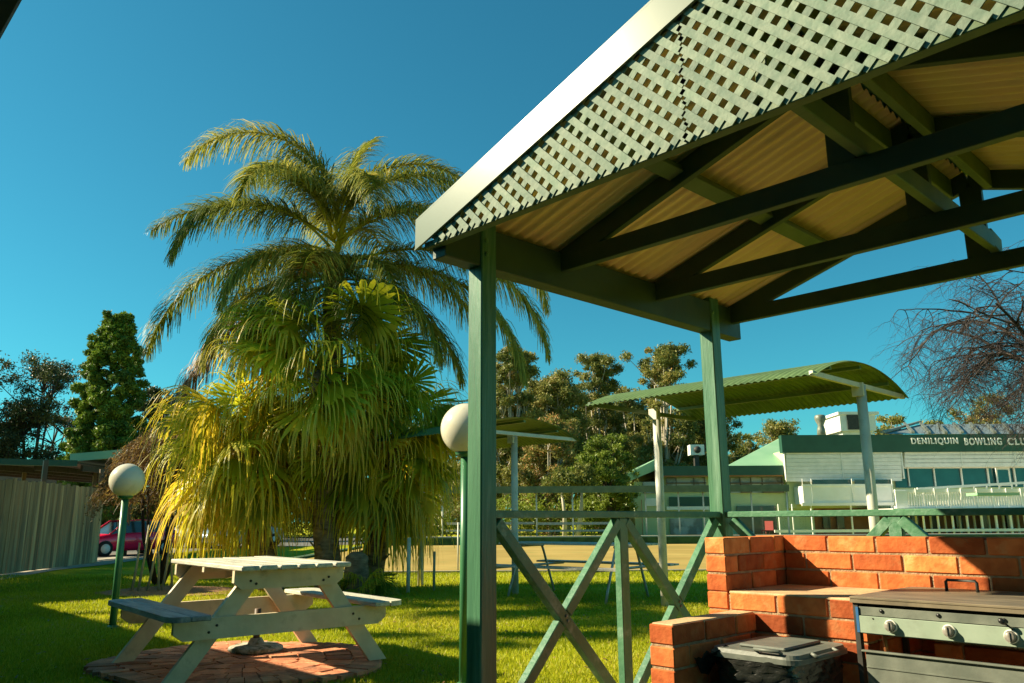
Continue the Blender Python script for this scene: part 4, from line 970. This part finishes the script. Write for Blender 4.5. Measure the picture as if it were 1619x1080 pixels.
def tree(name, kind, x, ytop, hw, d, ybase=None, seed=1, label='', group=None, n=14000, leafm='gumleaf', size=.16, barkm='bark_gum', trunk_f=.22, orange=0.0, lob=None, tr=.02):
    rg = np.random.default_rng(seed); rr_ = random.Random(seed)
    base = at(x, 850, d); base.z = 0; top = at(x, ytop, d).z; sc = d/FPX; W = hw*sc
    r = empty(name, tuple(base), 0, label, 'tree', group)
    H = top; cents = []; rads = []
    b = MB()
    if kind == 'cone':
        K_ = 300
        for k in range(K_):
            f = (k+.5)/K_; z = H*(.12+.86*f); prof = min(1, (1-f)*1.55+.30)*(.9+.1*math.sin(f*9)); rad = W*prof**.8; a = k*2.4; cl_ = max(.25, W*rr_.uniform(.12, .28)*(1-f*.45)); q = rad-cl_*.55*1
            cents.append((base.x+math.cos(a)*max(q, 0)*rr_.uniform(.45, 1.08), base.y+math.sin(a)*max(q, 0)*rr_.uniform(.45, 1.08), z)); rads.append(cl_)
        b.tube([base, base+Vector((0, 0, H*.6))], [W*.07, .03], 8)
    else:
        nl = lob or 20; t0 = base+Vector((rr_.uniform(-.3, .3), rr_.uniform(-.3, .3), H*trunk_f)); b.tube([base, base.lerp(t0, .5)+Vector((rr_.uniform(-.2, .2), 0, 0)), t0], [H*tr, H*tr*.8, H*tr*.65], 10)
        for k in range(nl):
            a = k*2.39996+rr_.uniform(-.4, .4); f = rr_.uniform(0, 1) if k else 1; hz = H*(trunk_f+.02+(.93-trunk_f-.02)*(.05+.95*f)*1.0) if k else H*.93
            q = W*.72*math.sqrt(max(.05, 1-((hz/H-.55)/.55)**2))*rr_.uniform(.5, 1) if k else 0
            e = Vector((base.x+math.cos(a)*q, base.y+math.sin(a)*q, hz)); mid = t0.lerp(e, .5)+Vector((0, 0, -.06*H*rr_.random())); b.tube([t0, mid, e], [H*tr*.5, H*tr*.3, .03], 6)
            for j in range(8):
                o = Vector((rr_.gauss(0, .28*W), rr_.gauss(0, .28*W), rr_.gauss(0, .06*H))); cc = e+o; cc.z = min(cc.z, H*.97); cents.append(tuple(cc)); rads.append(W*rr_.uniform(.14, .34)); b.tube([e.lerp(mid, .3), cc], [.05, .015], 4)
    b.build('trunk', M[barkm], r)
    Q, ci, v = cloud(rg, cents, rads, int(n*(2.6 if kind == 'gum' else 1.5)), size*(.82 if kind == 'gum' else .9), .75, .3, 1.5, hollow=.2 if kind == 'gum' else .4)
    n = len(ci); ct = rg.uniform(0, 1, len(cents)); t = np.clip(.18+.5*ct[ci]+rg.normal(0, .14, n)+orange*(rg.random(n) < .3)*.5, 0, 1)
    quads('crown', Q, M[leafm], r, t); return r
g = 'gum trees behind the bowling green'
tree('gum_tree', 'gum', 812, 548, 44, 56, seed=1, label='tall pale gum tree just right of the near green post, behind the curved shelter', group=g, n=24000, size=.2)
tree('gum_tree', 'gum', 880, 590, 62, 60, seed=2, label='broad gum tree second from the near green post', group=g, n=30000, size=.2, orange=.3)
tree('gum_tree', 'gum', 952, 562, 44, 66, seed=3, label='dark topped gum tree left of the larger curved shelter', group=g, n=22000, size=.2)
tree('gum_tree', 'gum', 1062, 545, 50, 62, seed=4, label='tall gum tree directly above the larger curved shelter roof', group=g, n=26000, size=.2, orange=.2)
tree('gum_tree', 'gum', 1010, 610, 50, 72, seed=15, label='gum tree between the two tallest, seen under the curved shelter roof', group=g, n=22000, size=.22)
tree('gum_tree', 'gum', 1140, 632, 42, 64, seed=5, label='gum tree showing just right of the second green post', group=g, n=12000, size=.2)
tree('gum_tree', 'gum', 870, 660, 46, 50, seed=21, label='low reddish-leaved gum tree beneath the curved shelter by the near post', group=g, n=13000, size=.17, orange=1.2)
for i, (x, yt) in enumerate(((792, 640), (838, 628), (900, 650), (940, 640), (990, 652), (1035, 640), (1090, 655), (1150, 690))):
    tree('gum_tree', 'gum', x, yt, 46, 78, seed=80+i, label='lower gum tree in the back row, '+('just right of the near post', 'over the small curved roof', 'left of the reddish-leaved gum', 'right of the reddish-leaved gum', 'above the bright green leafy tree', 'under the large curved roof left half', 'just left of the second green post', 'over the lower left roof of the clubhouse')[i], group=g, n=11000, size=.26, trunk_f=.1, orange=.2)
tree('leafy_tree', 'gum', 962, 690, 44, 46, seed=6, label='bright green leafy tree just left of the clubhouse wing', n=13000, leafm='brightleaf', size=.16, trunk_f=.12, barkm='bark_dark')
tree('gum_tree', 'gum', 1232, 664, 44, 95, seed=7, label='distant gum tree above the clubhouse pale roof', group=g, n=7000, size=.3, orange=.3)
tree('gum_tree', 'gum', 1186, 684, 30, 95, seed=8, label='small distant tree left of the clubhouse pale roof', group=g, n=4500, size=.3)
tree('gum_tree', 'gum', 1432, 656, 34, 85, seed=9, label='distant yellow-green tree right of the rooftop cooler', group=g, n=7000, size=.28, orange=.3)
tree('gum_tree', 'gum', 1500, 664, 36, 88, seed=19, label='distant tree above the club name lettering', group=g, n=6000, size=.28, orange=.2)
tree('gum_tree', 'gum', 1585, 628, 58, 80, seed=10, label='distant orange-tinged tree behind the bare weeping tree', group=g, n=12000, size=.26, orange=1.0)
g2 = 'trees beyond the palms'
for i, (x, yt, hw, d, lm, lb) in enumerate(((745, 640, 60, 62, 'gumleaf', 'gum tree behind the near globe lamp'), (690, 668, 60, 66, 'gumleaf', 'gum tree seen through the right-hand palm leaves'),
        (610, 640, 70, 70, 'darkleaf', 'dark tree behind the middle of the palm group'), (500, 660, 80, 70, 'gumleaf', 'tree hidden behind the middle fan palm'), (395, 690, 70, 66, 'brightleaf', 'light green tree low behind the left fan palm'),
        (300, 640, 62, 60, 'darkleaf', 'dark tree just right of the brown weeping shrub'), (236, 612, 42, 56, 'darkleaf', 'dark narrow tree behind the dead hanging palm frond'))):
    tree('background_tree', 'gum', x, yt, hw, d, seed=30+i, label=lb, group=g2, n=9000, leafm=lm, size=.24, trunk_f=.15, barkm='bark_dark' if lm == 'darkleaf' else 'bark_gum')
tree('pine_tree', 'cone', 150, 492, 66, 46, seed=11, label='tall dense green conifer with flattened top at left', n=110000, leafm='pineleaf', size=.19, barkm='bark_dark')
tree('dark_tree', 'gum', 38, 568, 84, 50, seed=12, label='dark spreading tree at the left edge behind the carport', n=20000, leafm='darkleaf', size=.17, barkm='bark_dark', trunk_f=.12, lob=24)
tree('dark_tree', 'gum', -90, 560, 90, 48, seed=13, label='dark tree mostly outside the left edge', n=9000, leafm='darkleaf', size=.2, barkm='bark_dark', lob=10)
# low shrub row and gum trunks under canopy
g3 = 'shrubs beyond the bowling green'
for i, x in enumerate((655, 700, 745, 800, 842, 885, 925, 968)):
    rg = np.random.default_rng(60+i); d = 47+3*(i % 3); base = at(x, 845, d); base.z = 0; hz = (1.8, 2.6, 2.0, 2.9, 2.2, 2.0, 2.7, 2.4)[i]
    cs = [(base.x+rg.normal(0, .8), base.y+rg.normal(0, .8), hz*rg.uniform(.25, .8)) for _ in range(14)]
    Q, ci, v = cloud(rg, cs, [rg.uniform(.5, .9) for _ in cs], 2600, .2); ct = rg.random(14)
    r = empty('shrub', tuple(base), 0, ['shrub behind the right palm leaves', 'shrub left of the near globe lamp', 'shrub behind the near lamp pole', 'shrub just right of the near green post', 'shrub right of the white shelter post', 'shrub under the long canopy middle', 'dark shrub above the slatted picnic setting', 'shrub beside the pale end wall of the clubhouse'][i], 'shrub', g3)
    quads('foliage', Q, M[('brightleaf', 'gumleaf', 'brownleaf')[i % 3]], r, np.clip(ct[ci]*.7+rg.normal(.1, .12, len(ci)), 0, 1))
names = ['behind the pink-red car', 'just right of the pink-red car', 'behind the brown weeping tree', 'behind the garden stakes', 'behind the white car', 'behind the pale blue car', 'right of the pale blue car', 'behind the fan palm trunks', 'beyond the right end of the car park', 'beyond the slim pale lawn post']
for i, x in enumerate((150, 205, 255, 305, 350, 400, 450, 510, 570, 625)):
    rg = np.random.default_rng(160+i); d = 54+2*(i % 3); base = at(x, 845, d); base.z = 0; hz = 2.6+1.2*rg.random()
    cs = [(base.x+Rh.x*q, base.y+Rh.y*q, hz*rg.uniform(.1, .8)) for q in rg.normal(0, 1.1, 16)]
    Q, ci, v = cloud(rg, cs, [rg.uniform(.6, 1.1) for _ in cs], 4200, .2); ct = rg.random(16)
    r = empty('shrub', tuple(base), 0, 'shrub '+names[i], 'shrub', 'shrubs beyond the car park')
    quads('foliage', Q, M[('gumleaf', 'brightleaf', 'darkleaf')[i % 3]], r, np.clip(ct[ci]*.7+rg.normal(.1, .12, len(ci)), 0, 1))
for i, (x, yt, ln) in enumerate(((893, 770, -6), (912, 765, 8))):
    d = 44; A = at(x, 852, d); A.z = 0; B = at(x+ln, yt, d); b = MB(); b.tube([A, A.lerp(B, .5)+Rh*.1, B], [.15, .11, .05], 8)
    r = empty('white_gum_tree', tuple(A), 0, ['small white-trunked gum leaning left below the long canopy', 'small white-trunked gum leaning right below the long canopy'][i], 'tree'); b.build('trunk', M['bark_gum'], r)
    rg = np.random.default_rng(90+i); Q, ci, v = cloud(rg, [(B.x+rg.normal(0, .4), B.y+rg.normal(0, .4), B.z+rg.uniform(-.2, .8)) for _ in range(8)], [.5]*8, 1800, .2); quads('crown', Q, M['gumleaf'], r, rg.random(len(Q))*.6)

# brown weeping shrub-tree with stakes
def weeping(x, y, d, W, H, label):
    base = at(x, y, d); base.z = 0; r = empty('weeping_tree', tuple(base), 0, label, 'tree'); rg = random.Random(44); out = []; tl = []
    b = MB()
    for k in range(5):
        a = k*1.3; e = base+Vector((math.cos(a)*.45, math.sin(a)*.45, H*.62)); b.tube([base+Vector((math.cos(a)*.06, math.sin(a)*.06, 0)), base.lerp(e, .5)+Vector((math.cos(a)*.12, math.sin(a)*.12, 0)), e], [.045, .03, .02], 6)
    b.build('trunk', M['bark_dark'], r)
    for k in range(2600):
        a = rg.uniform(0, 6.283); f = math.sqrt(rg.random()); q = W*f; zt = H*(1-.42*f*f)+rg.uniform(-.15, .08); p = base+Vector((math.cos(a)*q*.75, math.sin(a)*q*.75, zt)); dd = Vector((math.cos(a)*rg.uniform(.3, 1), math.sin(a)*rg.uniform(.3, 1), rg.uniform(0, .5))).normalized(); n = rg.randint(4, 8); t = rg.random()*.8
        pp = [p]
        for _ in range(n): pp.append(pp[-1]+dd*.085); dd = (dd+Vector((rg.uniform(-.15, .15), rg.uniform(-.15, .15), -.38))).normalized()
        strip(out, tl, pp, .006, Vector((rg.uniform(-1, 1), rg.uniform(-1, 1), 0)).normalized(), t)
        for p_ in pp[1:]:
            if rg.random() < .8:
                c = p_+Vector((rg.uniform(-.03, .03), rg.uniform(-.03, .03), rg.uniform(-.03, .03))); u = Vector((rg.uniform(-1, 1), rg.uniform(-1, 1), rg.uniform(-1.4, .2))).normalized()*.035; v = u.cross(Vector((rg.random(), rg.random(), rg.random()))).normalized()*.012
                out.append([c-u, c+v, c+u, c-v]); tl.append(min(1, max(0, t+rg.gauss(.1, .2))))
    quads('crown', np.array([[tuple(v) for v in q] for q in out]), M['brownleaf'], r, tl)
weeping(250, 930, 14.4, 1.12, 2.6, 'brown weeping small tree between the left globe lamp and the palms')
for i, (x0, y0, x1, y1) in enumerate(((208, 938, 221, 858), (218, 938, 236, 830), (232, 942, 246, 868), (250, 938, 249, 850), (271, 938, 270, 852), (255, 942, 268, 866))):
    A = at(x0, y0, 13.1); A.z = 0; B = at(x1, y1, 13.1); b = MB(); b.tube([A, A.lerp(B, .5)+Vector((.01, .01, 0)), B], [.022, .02, .016], 7)
    tag(b.build('garden_stake', M['stake']), ['leftmost leaning pale stake in the mulch bed', 'tallest leaning pale stake, second from left in the mulch bed', 'rough leaning stake, third from left in the mulch bed', 'upright pale stake in the middle of the mulch bed', 'rightmost upright stake of the mulch bed', 'leaning stake second from right in the mulch bed'][i], 'stake', 'stakes around the weeping tree')

# bare weeping tree at right
def bare_tree(base, H, label):
    r = empty('bare_weeping_tree', tuple(base), 0, label, 'tree'); rg = random.Random(21); b = MB()
    top = base+Vector((0, 0, H*.62)); b.tube([base, base+Vector((.06, .02, H*.2)), base+Vector((-.03, 0, H*.42)), top], [.16, .13, .11, .09], 12)
    tw = MB(); cnt = [0]
    def grow(p, d, L, rad, lv):
        n = 6; pts = [p]; dd = d.copy()
        for i in range(n):
            dd = (dd+Vector((rg.gauss(0, .17), rg.gauss(0, .17), rg.gauss(0, .14)-(.05 if lv == 0 else .15)))).normalized(); pts.append(pts[-1]+dd*(L/n))
        (b if lv < 2 else tw).tube(pts, [rad*(1-.6*i/n) for i in range(n+1)], 6 if lv < 2 else 3, cap=False)
        if lv < 4:
            for k in range((8, 8, 6, 4)[lv]):
                i = rg.randint(2, n); q = pts[i]; a = rg.uniform(0, 6.28); side = Vector((math.cos(a), math.sin(a), rg.uniform(-.2, .6))); nd = (dd*.6+side*.9).normalized(); grow(q, nd, L*rg.uniform(.45, .72), rad*.46, lv+1)
    for k in range(11):
        a = k*.571+.2; d = Vector((math.cos(a), math.sin(a), rg.uniform(.35, 1.5))).normalized(); grow(base+Vector((0, 0, H*rg.uniform(.5, .62))), d, H*.29, .028, 0)
    b.build('trunk', M['bark_dark'], r); tw.build('twigs', M['twig'], r, fix=False)
M['twig'] = G('purple_twig', (.025, .018, .018), (.05, .036, .032), 9, .8)
bb = at(1712, 850, 8.6); bb.z = 0; bare_tree(bb, 4.3, 'bare weeping tree with fine purplish twigs at the right edge')

# trees out of view behind the verandah that dapple the lawn
for (x, y, h, cx, cy, cz, rad, nq, lb, sd) in ((-17, -8.6, 9, -15.7, -5.1, 10, 3.3, 10000, 'tree left of the frame that dapples the lawn', 71), (-27, -8.5, 10, -26, -7, 10.5, 3.5, 12000, 'tall tree left of the frame shading the fence', 72)):
    base = Vector((x, y, 0)); rg = np.random.default_rng(sd); r = empty('shade_tree', tuple(base), 0, lb, 'tree'); b = MB(); b.tube([base, base+Vector((.1, .3, h*.6)), Vector((cx, cy, cz-.8))], [.22, .16, .08], 8); b.build('trunk', M['bark_dark'], r)
    cs = []
    for k in range(38):
        a = k*2.39996; q = rad*math.sqrt((k+.5)/38); cs.append((cx+q*math.cos(a), cy+q*math.sin(a), cz+rg.normal(0, .7)))
    Q, ci, v = cloud(rg, cs, [rg.uniform(.2, .62) for _ in cs], nq, .2); quads('crown', Q, M['gumleaf'], r)
# leaf litter on the lawn
rg = np.random.default_rng(8); n = 1500; d = rg.uniform(5, 15, n); u = rg.uniform(-.68, .35, n)*d
P0 = np.stack([CAM.x+Rh.x*u+Fh.x*d, CAM.y+Rh.y*u+Fh.y*d, rg.uniform(.022, .035, n)], 1); P0 = P0[(P0[:, 0] < -.2) & (P0[:, 1] > -1.5)]; n = len(P0)
a = rg.uniform(0, 6.28, n); A_ = np.stack([np.cos(a), np.sin(a), rg.uniform(-.3, .3, n)], 1)*rg.uniform(.012, .03, n)[:, None]; B_ = np.stack([-np.sin(a), np.cos(a), rg.uniform(-.3, .3, n)], 1)*.009
tag(quads('fallen_leaves', np.stack([P0-A_, P0+B_, P0+A_, P0-B_], 1), M['deadfrond'], None, rg.random(n)), 'dry brown leaves scattered on the lawn', 'leaf litter', kind='stuff')
